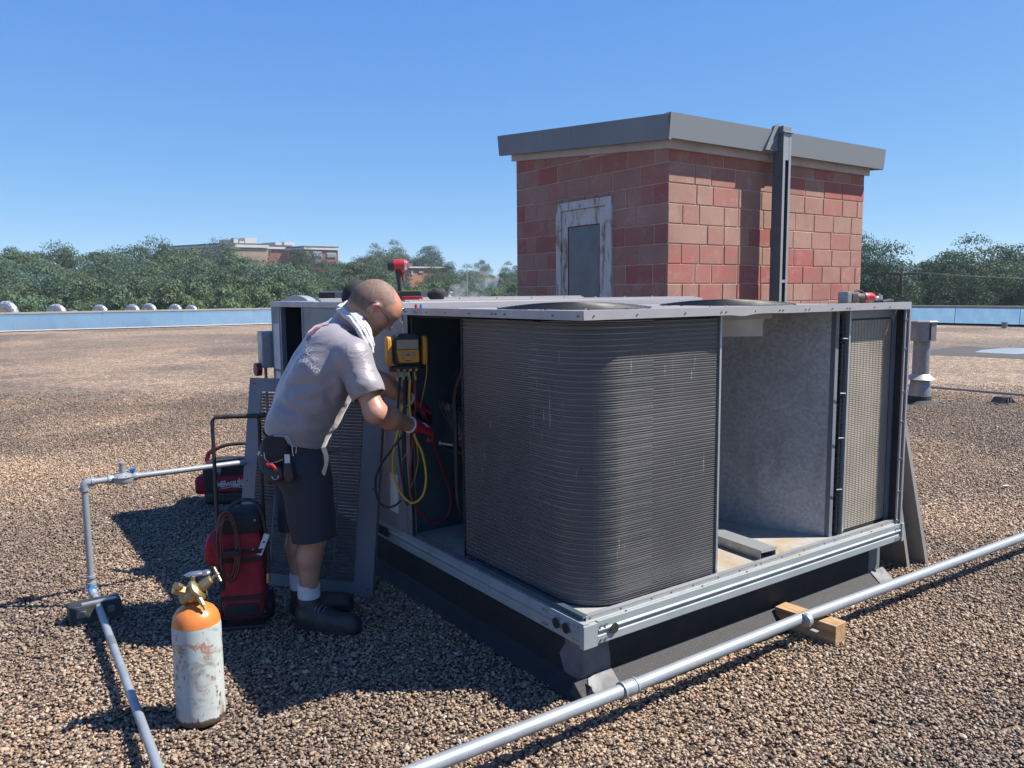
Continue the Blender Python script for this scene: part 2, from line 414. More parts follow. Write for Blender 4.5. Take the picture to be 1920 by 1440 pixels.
# ============================================================ SETTING: roof, ground
URZ = R(90 - 54.9)
uR = Vector((math.cos(URZ), math.sin(URZ), 0)); uL = Vector((-math.sin(URZ), math.cos(URZ), 0))
UO = Vector((0.2765, 3.0312, 0))
def U(u, v, z): return UO + uR * u + uL * v + Vector((0, 0, z))

# roof corner points: left/back parapet line runs along uR, right parapet along uL
pL0 = Vector((-14.76, 48.6, 0)); pR0 = Vector((21.2, 39.5, 0))
s_ = (pR0 - pL0).dot(uR); CORNER = pL0 + uR * s_            # where the two parapets meet
FARL = pL0 - uR * 42; FARR = pR0 - uL * 75
mb = MB(); q = [FARL, CORNER, FARR, Vector((FARR.x - 70, FARR.y - 30, 0)), Vector((FARL.x - 5, -30, 0))]
mb.prism([p + Vector((0, 0, -.012)) for p in q], (0, 0, -.5))
o = obj('gravel_roof', mb, 'gravel', smooth=None); o['kind'] = 'structure'
# lower roof past the parapet, land below
mb = MB(); a = FARL + uL * .6; b = CORNER + uL * .6 - uR * 12
mb.prism([a, b, b + uL * 26, a + uL * 26], (0, 0, -.4)); 
mb.v = [(x, y, z - .9) for x, y, z in mb.v]
o = obj('lower_roof', mb, simple('pale_roof_sheet', (.3, .29, .28), None, .8), smooth=None); o['kind'] = 'structure'
def m_land():
    t = NT('grassy_land'); p = t.pos(); f = t.noise(p, .05, 6)
    t.set(t.ramp(f, [(.3, (.05, .075, .03)), (.6, (.075, .10, .045)), (.75, (.13, .12, .08))]), .9); return t.m
mb = MB(); n = 40
vs = []; fs = []
for j in range(n + 1):
    for i in range(n + 1):
        x = -420 + 840 * i / n; y = -120 + 640 * j / n
        vs.append((x, y, -9 + 2.0 * mnoise.noise(Vector((x * .006, y * .006, 0))) + max(0, y - 200) * .012))
for j in range(n):
    for i in range(n): k = j * (n + 1) + i; fs.append((k, k + 1, k + n + 2, k + n + 1))
mb.add(vs, fs); o = obj('ground', mb, m_land()); o['kind'] = 'structure'
# building walls under the roof edge
mb = MB()
for a, b in ((FARL, CORNER), (CORNER, FARR)):
    d = (b - a).normalized(); nn = Vector((-d.y, d.x, 0))
    mb.prism([a + nn * .02 + Vector((0, 0, -10)), b + nn * .02 + Vector((0, 0, -10)), b + nn * .3 + Vector((0, 0, -10)), a + nn * .3 + Vector((0, 0, -10))], (0, 0, 9.48))
o = obj('building_wall', mb, simple('tan_brick_wall', (.35, .26, .2), None, .9), smooth=None); tag(o, 'tan outer wall of the building under the gravel roof', 'wall')

# pebbles: one object, geometry nodes, real stones near the camera
def gn_pebbles():
    pts = []; n = 700000
    yy = rng.uniform(0, 1, n * 4); y = 1.7 + (yy ** .62) * 13.0
    x = rng.uniform(-1, 1, n * 4) * (0.80 * y + 1.2)
    dens = np.clip((y + 0) ** -0.0, 0, 1)
    # area measure: x width grows with y, so y^.62 gives a mild bias to the near part
    pdf = 1 / (0.62 * 13.0) * ((y - 1.7) / 13.0 + 1e-6) ** (1 / .62 - 1)
    want = np.where(y < 6.0, 1.0, np.clip(1.0 - (y - 6.0) / 8.5, 0, 1) ** 1.2)
    acc = want * (0.80 * y + 1.2) / pdf; acc /= np.percentile(acc, 96)
    keep = rng.uniform(0, 1, n * 4) < acc
    x = x[keep][:n]; y = y[keep][:n]
    # not under the unit, or inside the solid things
    u = (x - UO.x) * uR.x + (y - UO.y) * uR.y; v = (x - UO.x) * uL.x + (y - UO.y) * uL.y
    ok = ~((u > .03) & (u < 2.33) & (v > .05) & (v < 3.6))
    ok &= ~((u > .0) & (u < 2.33) & (v > -.02 + .03 * np.sin(u * 9) * .5) & (v < .2))
    ok &= ((x + 1.255) ** 2 + (y - 3.012) ** 2 > .095 ** 2)
    ok &= ((x - 6.12) ** 2 + (y - 11.8) ** 2 > .33 ** 2)
    x = x[ok]; y = y[ok]; m = len(x)
    s = rng.lognormal(math.log(.0054), .30, m); s = np.clip(s, .0032, .013)
    s *= np.clip(.93 + .03 * y, 1, 1.35)
    bumpz = np.array([mnoise.noise(Vector((float(a) * .9, float(b) * .9, 3))) for a, b in zip(x, y)]) * .008
    z = rng.uniform(-.006, .007, m) + bumpz
    me = bpy.data.meshes.new('gravel'); me.vertices.add(m); me.vertices.foreach_set('co', np.stack([x, y, z], 1).astype('f').ravel())
    for nm, arr in (('scl', np.stack([s * rng.uniform(.85, 1.45, m), s * rng.uniform(.75, 1.1, m), s * rng.uniform(.45, .8, m)], 1)),
                    ('rot', np.stack([rng.normal(0, .35, m), rng.normal(0, .35, m), rng.uniform(0, 6.28, m)], 1))):
        at = me.attributes.new(nm, 'FLOAT_VECTOR', 'POINT'); at.data.foreach_set('vector', arr.astype('f').ravel())
    at = me.attributes.new('pc', 'FLOAT', 'POINT'); at.data.foreach_set('value', rng.uniform(0, 1, m).astype('f'))
    o = bpy.data.objects.new('gravel', me); C.objects.link(o); o['kind'] = 'stuff'
    tag(o, 'loose rounded tan and grey gravel covering the flat roof', 'gravel')
    ng = bpy.data.node_groups.new('scatter_stones', 'GeometryNodeTree')
    ng.interface.new_socket('Geometry', in_out='INPUT', socket_type='NodeSocketGeometry'); ng.interface.new_socket('Geometry', in_out='OUTPUT', socket_type='NodeSocketGeometry')
    N = ng.nodes; gi = N.new('NodeGroupInput'); go = N.new('NodeGroupOutput')
    ico = N.new('GeometryNodeMeshIcoSphere'); ico.inputs['Radius'].default_value = 1; ico.inputs['Subdivisions'].default_value = 2
    ss = N.new('GeometryNodeSetShadeSmooth'); sm = N.new('GeometryNodeSetMaterial'); sm.inputs['Material'].default_value = MAT['pebble']
    sp = N.new('GeometryNodeSetPosition'); nz = N.new('ShaderNodeTexNoise'); nz.inputs['Scale'].default_value = 1.1
    sub = N.new('ShaderNodeVectorMath'); sub.operation = 'SUBTRACT'; sub.inputs[1].default_value = (.5, .5, .5)
    mul = N.new('ShaderNodeVectorMath'); mul.operation = 'SCALE'; mul.inputs['Scale'].default_value = .9
    ip = N.new('GeometryNodeInstanceOnPoints')
    a1 = N.new('GeometryNodeInputNamedAttribute'); a1.data_type = 'FLOAT_VECTOR'; a1.inputs[0].default_value = 'scl'
    a2 = N.new('GeometryNodeInputNamedAttribute'); a2.data_type = 'FLOAT_VECTOR'; a2.inputs[0].default_value = 'rot'
    e2r = N.new('FunctionNodeEulerToRotation')
    L = ng.links.new
    L(ico.outputs['Mesh'], sp.inputs['Geometry']); L(nz.outputs['Color'], sub.inputs[0]); L(sub.outputs[0], mul.inputs[0]); L(mul.outputs[0], sp.inputs['Offset'])
    L(sp.outputs[0], ss.inputs[0]); L(ss.outputs[0], sm.inputs[0]); L(sm.outputs[0], ip.inputs['Instance']); L(gi.outputs[0], ip.inputs['Points'])
    L(a1.outputs[0], ip.inputs['Scale']); L(a2.outputs[0], e2r.inputs[0]); L(e2r.outputs[0], ip.inputs['Rotation']); L(ip.outputs[0], go.inputs[0])
    md = o.modifiers.new('stones', 'NODES'); md.node_group = ng
gn_pebbles()

# ============================================================ PARAPETS
def parapet(a, b, h, name_label, step, skip=None):
    t = thing('parapet_wall', name_label, 'parapet', a, math.atan2((b - a).y, (b - a).x)); L = (b - a).length
    mb = MB(); mb.box((0, .03, -.1), (L, .32, h - .06)); obj('wall_core', mb, 'membrane', t, smooth=None)
    n = int(L / step); x = 0
    for i in range(n + 1):
        x1 = min(L, (i + 1) * step); 
        if x1 - i * step < .2: break
        nx = 12; vs = []; fs = []
        for j in range(nx + 1):
            for k in range(4):
                xx = i * step + .006 + (x1 - i * step - .012) * j / nx; zz = .08 + (h - .20) * k / 3
                dy = .012 * math.sin(j * 1.9 + i * 2.7 + k) * (1 if 0 < j < nx else 0) * (1 if 0 < k < 3 else .4)
                vs.append((xx, -.035 + .055 * k / 3 + dy, zz))
        for j in range(nx):
            for k in range(3): q = j * 4 + k; fs.append((q, q + 4, q + 5, q + 1))
        mb = MB(); mb.add(vs, fs); obj('sheet', mb, 'parapet', t, smooth=60)
        mb = MB(); mb.prism([(x1 - .012, -.045, .08), (x1 - .012, -.02, .08), (x1 - .012, .03, h - .12), (x1 - .012, .012, h - .12)], (.024, 0, 0)); obj('seam', mb, 'galv', t, smooth=None)
    mb = MB(); mb.box((0, -.05, h - .10), (L, .36, h)); obj('coping', mb, 'cap', t, smooth=None, bevel=.01)
    mb = MB(); mb.box((0, -.06, .03), (L, .03, .08)); obj('base_strip', mb, 'white' if step > 3 else 'membrane', t, smooth=None)
    return t
parapet(FARL, CORNER, 1.0, 'long low parapet wall of dented blue-reflecting metal sheets along the left and back roof edge', 4.1)
parapet(CORNER, FARR, .92, 'low parapet wall with metal sheets and dark base along the right roof edge', 2.9)
def rod_small(): pass

# ============================================================ PENTHOUSE (block structure)
B0 = Vector((1.5643, 8.0, 0))
pent = thing('block_penthouse', 'small red painted concrete block stair house with grey metal roof edge behind the rooftop unit', 'building', B0, URZ)
WR, WL, CH = 3.43, 2.58, .1995
TOP0 = 3.105
def topz(v): return TOP0 + .0905 * v
mb = MB()
mb.add([(.0, .0, -.1), (WR - .002, .0, -.1), (WR - .002, WL - .002, -.1), (.0, WL - .002, -.1), (.0, .0, topz(0)), (WR - .002, .0, topz(0)), (WR - .002, WL - .002, topz(WL)), (.0, WL - .002, topz(WL))],
       [(0, 3, 2, 1), (4, 5, 6, 7), (0, 1, 5, 4), (1, 2, 6, 5), (2, 3, 7, 6), (3, 0, 4, 7)])
obj('wall_core', mb, 'mortar', pent, smooth=None)
Z0 = 2.968 - 15 * CH       # course lines measured on the corner
J = .006
def block(face, a0, a1, z0, z1, zt0=None, zt1=None):
    "one concrete block; face R: along u on v=0, face L: along v on u=0"
    d = random.uniform(-.0015, .0025); m = MB()
    zt0 = z1 if zt0 is None else zt0; zt1 = z1 if zt1 is None else zt1
    a0 += J; a1 -= J; z0 += J; zt0 -= J * .6; zt1 -= J * .6; c = .004
    out = -d - .006; ins = .03
    def pt(a, dep, z): return (a, dep, z) if face == 'R' else (dep, a, z)
    vs = [pt(a0, ins, z0), pt(a1, ins, z0), pt(a1, ins, zt1), pt(a0, ins, zt0),
          pt(a0, out + c, z0), pt(a1, out + c, z0), pt(a1, out + c, zt1), pt(a0, out + c, zt0),
          pt(a0 + c, out, z0 + c), pt(a1 - c, out, z0 + c), pt(a1 - c, out, zt1 - c), pt(a0 + c, out, zt0 - c)]
    m.add(vs, [(0, 1, 2, 3), (0, 1, 5, 4), (1, 2, 6, 5), (2, 3, 7, 6), (3, 0, 4, 7), (4, 5, 9, 8), (5, 6, 10, 9), (6, 7, 11, 10), (7, 4, 8, 11), (8, 9, 10, 11)])
    o = obj('block', m, 'block', pent, smooth=None)
patR = [[.205, .46, .84, 1.07, 1.48, 1.67, 2.06, 2.42, 2.80, 3.18], [.405, .66, 1.07, 1.45, 1.86, 2.22, 2.6, 2.98, 3.3],]
for r in range(16):
    z0 = Z0 + r * CH; z1 = z0 + CH
    if r == 15: z1 = TOP0 - .002
    cuts = [x + random.uniform(-.012, .012) for x in patR[r % 2]]
    if r in (15, 14, 11): cuts = [c + .17 for c in cuts if c + .17 < WR - .1]
    e = [0.0] + cuts + [WR]
    for a, b in zip(e[:-1], e[1:]): block('R', a if a else -.004, b, z0, z1)
DV0, DV1, DZ = .80, 1.755, 2.72
for r in range(18):
    z0 = Z0 + r * CH; z1 = z0 + CH
    if r % 2: cuts = [.20, .60, 1.0, 1.38, 1.76, 2.15, 2.4]
    else: cuts = [.40, .80, 1.19, 1.56, 1.95, 2.22]
    cuts = [c + random.uniform(-.02, .02) for c in cuts]
    e = [0.0] + cuts + [WL]
    for a, b in zip(e[:-1], e[1:]):
        if topz(b) < z0 + .04: continue
        segs = [(a, b)]
        if z0 < DZ - .05:
            segs = []
            if a < DV0 - .04: segs.append((a, min(b, DV0)))
            if b > DV1 + .04: segs.append((max(a, DV1), b))
        for s0, s1 in segs:
            zb = z1 if z1 < DZ - .0 or z0 > DZ else z1
            zt0 = min(z1, topz(s0)); zt1 = min(z1, topz(s1))
            if zt0 < z0 + .03 or s1 - s0 < .05: continue
            block('L', s0 if s0 else -.0041, s1, z0, z1, zt0, zt1)
# brick lintel course
for i in range(6):
    a = .66 + i * .2; m = MB(); m.box((-.010, a + .006, DZ + .006), (.02, a + .194, DZ + .046)); obj('lintel_brick', m, 'block', pent, smooth=None, bevel=.003)
# door with wired glass
dr = MB(); dr.box((-.03, DV0, 0), (.03, DV0 + .09, DZ)); dr.box((-.03, DV1 - .09, 0), (.03, DV1, DZ)); dr.box((-.031, DV0 + .0, DZ - .09), (.03, DV1, DZ + .002))
fr = obj('door_frame', dr, 'peel', pent, smooth=None, bevel=.004)
dl = MB(); a0, a1 = DV0 + .095, DV1 - .095
dl.box((-.012, a0, .1), (.03, a0 + .11, DZ - .095)); dl.box((-.012, a1 - .11, .1), (.03, a1, DZ - .095)); dl.box((-.011, a0 + .11, DZ - .28), (.03, a1 - .11, DZ - .095)); dl.box((-.011, a0 + .11, .1), (.03, a1 - .11, 1.0))
door = obj('door', dl, 'peel', pent, smooth=None, bevel=.004)
m = MB(); m.box((-.007, a0 + .10, .98), (-.003, a1 - .10, DZ - .27)); obj('wired_glass', m, 'wired', door, smooth=None)
m = MB()
for a, b in (((a0 + .11, 1.0), (a0 + .11, DZ - .28)), ((a1 - .11, 1.0), (a1 - .11, DZ - .28)), ((a0 + .11, DZ - .28), (a1 - .11, DZ - .28))): m.tube([(-.008, a[0], a[1]), (-.008, b[0], b[1])], .008, 6)
obj('glazing_bead', m, 'darkred', door)
# trim board and metal roof edge (roof pitches up toward the back left)
def sl(u, v, z): return (u, v, z + .0905 * max(v, -.3))
def sloped_box(u0, u1, v0, v1, z0, z1):
    m = MB(); vs = [sl(u0, v0, z0), sl(u1, v0, z0), sl(u1, v1, z0), sl(u0, v1, z0), sl(u0, v0, z1), sl(u1, v0, z1), sl(u1, v1, z1), sl(u0, v1, z1)]
    return m.add(vs, [(0, 3, 2, 1), (4, 5, 6, 7), (0, 1, 5, 4), (1, 2, 6, 5), (2, 3, 7, 6), (3, 0, 4, 7)])
obj('trim_board', sloped_box(-.045, WR + .045, -.045, .0, TOP0 - .012, TOP0 + .085), 'trim', pent, smooth=None, bevel=.003)
obj('trim_board', sloped_box(-.044, -.0, .001, WL + .045, TOP0 - .012, TOP0 + .085), 'trim', pent, smooth=None, bevel=.003)
obj('soffit', sloped_box(-.145, WR + .145, -.145, WL + .145, TOP0 + .087, TOP0 + .13), 'trim', pent, smooth=None)
OV = .155; HF = TOP0 + .05; HT = 3.395
segs_R = [(-OV, 1.42), (1.424, 1.72), (1.724, WR + OV)]
for i, (a, b) in enumerate(segs_R):
    d = .012 if i == 1 else 0
    m = MB(); pr = [(-OV - d - .022, HT), (-OV - d, HF + .005), (-OV - d + .03, HF), (-OV + .03, HT - .03), (-OV + .06, HT)]
    m.prism([(a, y, z) for y, z in pr], (b - a, 0, 0)); obj('fascia', m, 'fasciametal', pent, smooth=None)
for a, b in ((-OV, 1.30), (1.303, WL + OV)):
    m = MB(); vs = []
    for v in (a, b): vs += [(-OV - .022, v, HT + .0905 * max(v, 0) + (.0905 * v if v < 0 else 0)), (-OV, v, HF + .005 + .0905 * v), (-OV + .03, v, HF + .0905 * v), (-OV + .05, v, HT + .0905 * v)]
    m.add(vs, [(0, 1, 5, 4), (1, 2, 6, 5), (2, 3, 7, 6), (3, 0, 4, 7), (0, 3, 2, 1), (4, 5, 6, 7)]); obj('fascia', m, 'fasciametal', pent, smooth=None)
obj('roof_deck', sloped_box(-OV + .03, WR + OV, -OV + .03, WL + OV, HT - .05, HT - .012), 'membrane', pent, smooth=None)
m = MB(); m.prism([(WR + OV, -OV, HF), (WR + OV + .02, -OV, HT), (WR + OV + .02, WL + OV, HT + .24), (WR + OV, WL + OV, HF + .24)], (-.02, 0, 0)); obj('fascia', m, 'fasciametal', pent, smooth=None)

# steel post standing in front of the right wall
po = thing('steel_post', 'tall grey steel channel post in front of the sunlit block wall', 'post', B0 + uR * 1.535 - uL * .19, URZ)
z1 = 3.36
m = MB(); m.box((-.065, -.062, 0), (-.057, .068, z1)); m.box((.057, -.062, 0), (.065, .068, z1)); obj('side_plate', m, 'post', po, smooth=None)
m = MB(); m.box((-.057, -.012, 0), (.057, -.004, z1)); obj('web', m, 'dark', po, smooth=None)
m = MB(); m.box((-.067, -.066, 0), (-.030, -.0625, z1)); m.box((.030, -.066, 0), (.067, -.0625, z1)); obj('flange', m, 'postl', po, smooth=None)
m = MB(); m.box((-.03, -.064, 3.08), (.03, -.058, z1)); m.box((-.03, -.064, 1.78), (.03, -.058, 1.81)); obj('tie_plate', m, 'postl', po, smooth=None)
m = MB(); m.box((-.085, -.085, z1), (.085, .09, z1 + .012)); m.box((-.07, -.06, z1 + .012), (.07, .02, z1 + .075)); obj('cap', m, 'fasciametal', po, smooth=None, bevel=.004)
m = MB(); m.prism([(-.28, -.0, HF + .02 ), (-.07, -.0, HF + .02), (-.07, -.0, HT + .07), (-.13, -.0, HT + .04)], (0, .035, 0)); obj('flashing', m, 'fasciametal', po, smooth=None)

# ============================================================ ROOFTOP UNIT
unit = thing('rooftop_unit', 'large grey rooftop air conditioner with panels off and a dark wraparound coil', 'air conditioner', UO, URZ)
UW, UV, VC, VM = 2.37, 3.64, 1.50, 2.78
ZR0, ZR1, ZT = .263, .360, 1.614
curb = thing('roof_curb', 'black membrane covered roof curb with grey patched corners under the rooftop unit', 'curb', UO, URZ)
m = MB(); m.box((.07, .09, -.02), (2.32, 3.6, .262)); obj('curb_wall', m, 'membrane', curb, smooth=None, bevel=.004)
m = MB(); m.prism([(.02, .089, .085), (.02, .060, .060), (.02, -.012, .004), (.02, .05, -.02), (.02, .12, -.02)], (2.32, 0, 0)); obj('cant_strip', m, 'cant', curb, smooth=None)
m = MB(); m.prism([(.069, .03, .07), (.05, .03, .045), (.005, .03, .002), (.05, .03, -.02), (.10, .03, -.02)], (0, 3.5, 0)); obj('cant_strip', m, 'membrane', curb, smooth=None)
def patch(u0, u1, on, par=curb):
    "irregular mastic patch 3 mm proud of the curb face"
    rs = random.Random(int(u0 * 100) + (3 if on == 'v' else 0)); m = MB(); pts = []
    zs = [.262, .2, .14, .06]
    L_ = [(u0, z) for z in zs]; R_ = [(u1 + rs.uniform(-.03, .02), z) for z in reversed(zs)]
    for k, (a, z) in enumerate(L_ + R_): pts.append((a, z))
    if on == 'v': m.prism([(a, .087, z) for a, z in pts], (0, .004, 0))
    else: m.prism([(.067, a, z) for a, z in pts], (.004, 0, 0))
    return obj('mastic_patch', m, 'patch', par, smooth=None)
patch(.066, .235, 'v'); patch(.085, .22, 'u'); patch(2.20, 2.322, 'v')
m = MB(); m.prism([(.07, .05, .053), (.10, .004, .018), (.16, .006, .020), (.225, .035, .042), (.225, .083, .082), (.15, .085, .084), (.09, .078, .077)], (0, -.002, .004)); obj('mastic_patch', m, 'patch', curb, smooth=None)
m = MB(); m.prism([(2.21, .01, .022), (2.34, .01, .022), (2.34, .083, .082), (2.21, .083, .082)], (0, -.002, .004)); obj('mastic_patch', m, 'patch', curb, smooth=None)

# base rails: folded steel channels
prof = [(.03, ZR1), (0, ZR1), (0, .330), (-.0065, .324), (-.0065, .320), (0.002, .306), (0.002, .300), (-.001, .296), (-.001, .266), (0, ZR0), (.03, ZR0)]
m = MB(); m.prism([(.075, v - .002, z) for v, z in prof], (UW - .075, 0, 0)); obj('base_rail', m, 'rail', unit, smooth=None, bevel=.0012)
m = MB(); m.prism([(v, .0, z + .004) for v, z in prof], (0, UV, 0)); obj('base_rail', m, 'rail', unit, smooth=None, bevel=.0012)
m = MB(); m.box((-.003, -.006, .258), (.072, .02, .356)); m.box((UW - .01, -.012, .258), (UW + .012, .02, .362)); obj('corner_bracket', m, 'rail', unit, smooth=None, bevel=.002)
def disc(c, n, r, mat, name, par=unit, d=.002, seg=20):
    m = MB(); c = Vector(c); m.cyl(c, c + Vector(n) * d, r, n=seg); return obj(name, m, mat, par, smooth=30)
for u in (.158,): disc((u, -.0105, .314), (0, -1, 0), .0225, 'hole', 'lifting_hole')
for v in (.10, .165): disc((-.0105, v, .318), (-1, 0, 0), .0225, 'hole', 'lifting_hole')
m = MB(); m.box((-.014, 1.72, .292), (-.010, 1.98, .342)); obj('fork_slot', m, 'hole', unit, smooth=None, bevel=.01)
def screws(pts, n, r=.004, mat='screw', par=unit, name='screw', h=.003):
    m = MB(); m.cyl((0, 0, 0), (0, 0, h), r, n=8); me = mesh_from(m.v, m.f, name, 30); me.materials.append(MAT[mat])
    q = Vector(n).to_track_quat('Z', 'Y').to_euler()
    for p in pts: share(name, me, par, p, q)
screws([(u, -.006, z) for u in (.092, .118, 2.315, 2.342) for z in (.282, .342)], (0, -1, 0), .0055, h=.006)
screws([(-.006, v, z) for v in (.035, .06, .235, .26) for z in (.285, .345)], (-1, 0, 0), .005, h=.004)

# base pan, raised lip
m = MB(); m.box((.012, .012, .350), (UW - .005, VC, .3625)); obj('base_pan', m, 'pan', unit, smooth=None)
m = MB(); m.box((.03, .020, .3625), (UW - .02, .024, .383)); m.box((.03, .024, .379), (UW - .02, .045, .383)); obj('pan_lip', m, 'galv', unit, smooth=None)
m = MB(); m.box((.018, .026, .3625), (.022, 1.5, .385)); m.box((.022, .026, .381), (.045, .86, .385)); obj('pan_lip', m, 'teal', unit, smooth=None)
screws([(u, .019, .373) for u in (.05, .22, .4, .52, .66, .83, .98, 1.10, 1.14, 1.3, 1.48, 1.66, 1.75, 2.0, 2.2, 2.31)], (0, -1, 0), .0035, 'hole', name='screw_hole', h=.001)
screws([(u, .008, .3626) for u in (.24, .71, 1.02, 1.43, 2.08)], (0, 0, 1), .004, 'hole', name='screw_hole', h=.002)
# debris ridge where the coil has been pulled from its seal
m = MB(); pts = []
for i in range(50):
    u = .25 + .60 * i / 49; pts.append((u, .060 + random.uniform(-.012, .006), .366 + random.uniform(0, .004)))
m.tube(pts, [random.uniform(.003, .011) for _ in pts], 5); obj('torn_seal', m, 'membrane', unit)
m = MB(); pts = [(.055 + random.uniform(-.012, .006), .26 + .72 * i / 49, .366) for i in range(50)]
m.tube(pts, [random.uniform(.003, .009) for _ in pts], 5); obj('torn_seal', m, 'membrane', unit)

# ---- wraparound coil: real ribs
def coil_path(off):
    "plan line of the coil face; off = how far the line is set in from the face"
    pts = []; r = .20
    for k in range(12): pts.append((.07 + off, 1.0 - (1.0 - .27) * k / 12))
    for k in range(13):
        t = PI + (PI / 2) * k / 12; pts.append((.27 + (r - off) * math.cos(t), .27 + (r - off) * math.sin(t)))
    for k in range(1, 11): pts.append((.27 + (.86 - .27) * k / 10, .07 + off))
    return pts
def coil(name, path, z0, z1, pitch, d_rib, mat, wob=.0):
    rows = []; n = int((z1 - z0) / pitch)
    for i in range(n):
        z = z0 + i * pitch
        rows += [(z, .0018), (z + pitch * .22, .0), (z + pitch * .5, .0), (z + pitch * .72, .0018)]
    vs = []; nc = 0; P0 = path(0)
    for z, off in rows:
        pp = path(off)
        for k, (u, v) in enumerate(pp):
            wz = wob * mnoise.noise(Vector((k * .8, z * 14, 1)))
            dv = .0006 * mnoise.noise(Vector((k * .5, z * 3.5, 7)))
            vs.append((u + dv, v + dv, z + wz))
    nc = len(P0)
    fs = [(j * nc + k, j * nc + k + 1, (j + 1) * nc + k + 1, (j + 1) * nc + k) for j in range(len(rows) - 1) for k in range(nc - 1)]
    m = MB(); m.add(vs, fs); return obj(name, m, mat, unit, smooth=60)
coil('condenser_coil', coil_path, .372, 1.574, .0102, .003, 'coil', .0)
# flat tube edges seen as fine light lines, more open round the bend
m = MB(); z = .39; 
while z < 1.57:
    pa = coil_path(-.0008)[9:28]; w_ = [(u, v, z + .0004 * math.sin(k * .9 + z * 50)) for k, (u, v) in enumerate(pa)]
    vs = []; 
    for (u, v, zz) in w_: vs += [(u, v, zz - .0016), (u, v, zz + .0016)]
    m.add(vs, [(2 * k, 2 * k + 2, 2 * k + 3, 2 * k + 1) for k in range(len(w_) - 1)]); z += .0245
obj('coil_tubes', m, 'coil_tube', unit, smooth=60)
m = MB(); z = .3785
while z < 1.57:
    for a_, b_ in ((0, 10), (27, 35)):
        pa = coil_path(-.0012)[a_:b_ + 1]; vs = []
        for k, (u, v) in enumerate(pa): zz = z + .0003 * mnoise.noise(Vector((k * .7, z * 20, 2))); vs += [(u, v, zz - .0010), (u, v, zz + .0010)]
        m.add(vs, [(2 * k, 2 * k + 2, 2 * k + 3, 2 * k + 1) for k in range(len(pa) - 1)])
    z += .0204
obj('coil_tubes', m, 'coil_tube', unit, smooth=60)
# back of the coil and end plate
m = MB(); pa = coil_path(.055); vs = []
for u, v in pa: vs += [(u, v, .372), (u, v, 1.574)]
m.add(vs, [(2 * k, 2 * k + 2, 2 * k + 3, 2 * k + 1) for k in range(len(pa) - 1)]); obj('coil_back', m, 'coil', unit, smooth=60)
m = MB(); m.box((.860, .062, .365), (.872, .072, 1.576)); m.box((.860, .072, .365), (.864, .128, 1.576)); obj('end_plate', m, 'galv', unit, smooth=None)
m = MB(); m.box((.066, 1.0, .365), (.072, 1.012, 1.576)); m.box((.072, 1.004, .365), (.128, 1.008, 1.576)); obj('end_plate', m, 'dark', unit, smooth=None)

# ---- second coil at the right end: seen face, headers, return bends
def coilb_path(off):
    return [(1.893 + .010 * k, .078 + off) for k in range(43)]
coil('condenser_coil', coilb_path, .385, 1.535, .0102, .003, 'coilb', .0006)
m = MB()
for k in range(14): m.box((1.90 + .030 * k, .0772, .39), (1.9008 + .030 * k, .079, 1.53))
obj('fin_ridges', m, 'coilb', unit, smooth=None)
m = MB(); m.box((1.893, .082, .37), (2.32, .135, 1.55)); obj('coil_back', m, 'dark', unit, smooth=None)
m = MB(); m.box((1.876, .060, .365), (1.882, .14, 1.574)); m.box((1.882, .060, .365), (1.890, .066, 1.574)); obj('end_plate', m, 'galv', unit, smooth=None)
# rounded opening frame round the coil
m = MB(); m.box((1.89, .070, 1.535), (2.335, .078, 1.577)); m.box((2.322, .066, .365), (2.345, .082, 1.577)); obj('coil_frame', m, 'cabinet', unit, smooth=None)
m = MB(); m.prism([(2.322, .069, 1.536), (2.322, .069, 1.49), (2.314, .069, 1.515), (2.30, .069, 1.53), (2.275, .069, 1.536)], (0, .008, 0)); obj('coil_frame', m, 'cabinet', unit, smooth=None)
m = MB(); m.tube([(0, -.012, 0), (0, -.012, .03), (0, -.006, .04), (0, .006, .04), (0, .012, .03), (0, .012, 0)], .0045, 8)
m.tube([], .001) if False else None
pts = [(0.02, 0, -.014)] + [(-.012 - .012 * math.sin(t), 0, -.014 * math.cos(t)) for t in np.linspace(0, PI, 8)] + [(.02, 0, .014)]
m = MB(); m.tube(pts, .0048, 8); rb = mesh_from(m.v, m.f, 'return_bend', 40); rb.materials.append(MAT['dark'])
for i in range(24):
    for j, v in enumerate((.088, .112)): share('return_bend', rb, unit, (1.866, v, .40 + i * .0485 + j * .018), (0, 0, 0))
m = MB(); m.tube([(1.848, .082, .38), (1.848, .082, 1.56)], .007, 8); m.tube([(1.842, .125, .38), (1.842, .125, 1.56)], .009, 8); obj('header_pipe', m, 'dark', unit)
m = MB()
for z in (.62, .90, 1.14, 1.43): m.tube([(1.875, .066, z), (1.85, .066, z + .003), (1.828, .07, z + .004)], .0035, 6)
obj('tube_clip', m, 'galv', unit)
m = MB(); m.box((1.798, .09, .365), (1.802, .20, 1.576)); m.box((1.80, .088, .365), (1.828, .092, 1.576)); obj('side_channel', m, 'cabinet', unit, smooth=None)
# ---- divider panel
m = MB(); d0 = Vector((1.800, .11, .363)); d1 = Vector((1.36, 1.26, .363)); nn = Vector((.003, .001, 0))
m.prism([d0, d1, d1 + Vector((0, 0, 1.212)), d0 + Vector((0, 0, 1.212))], nn); obj('divider_panel', m, 'spangle', unit, smooth=None)
m = MB(); m.box((1.36, 1.26, .363), (1.363, 1.49, 1.575)); obj('divider_panel', m, 'spangle', unit, smooth=None)
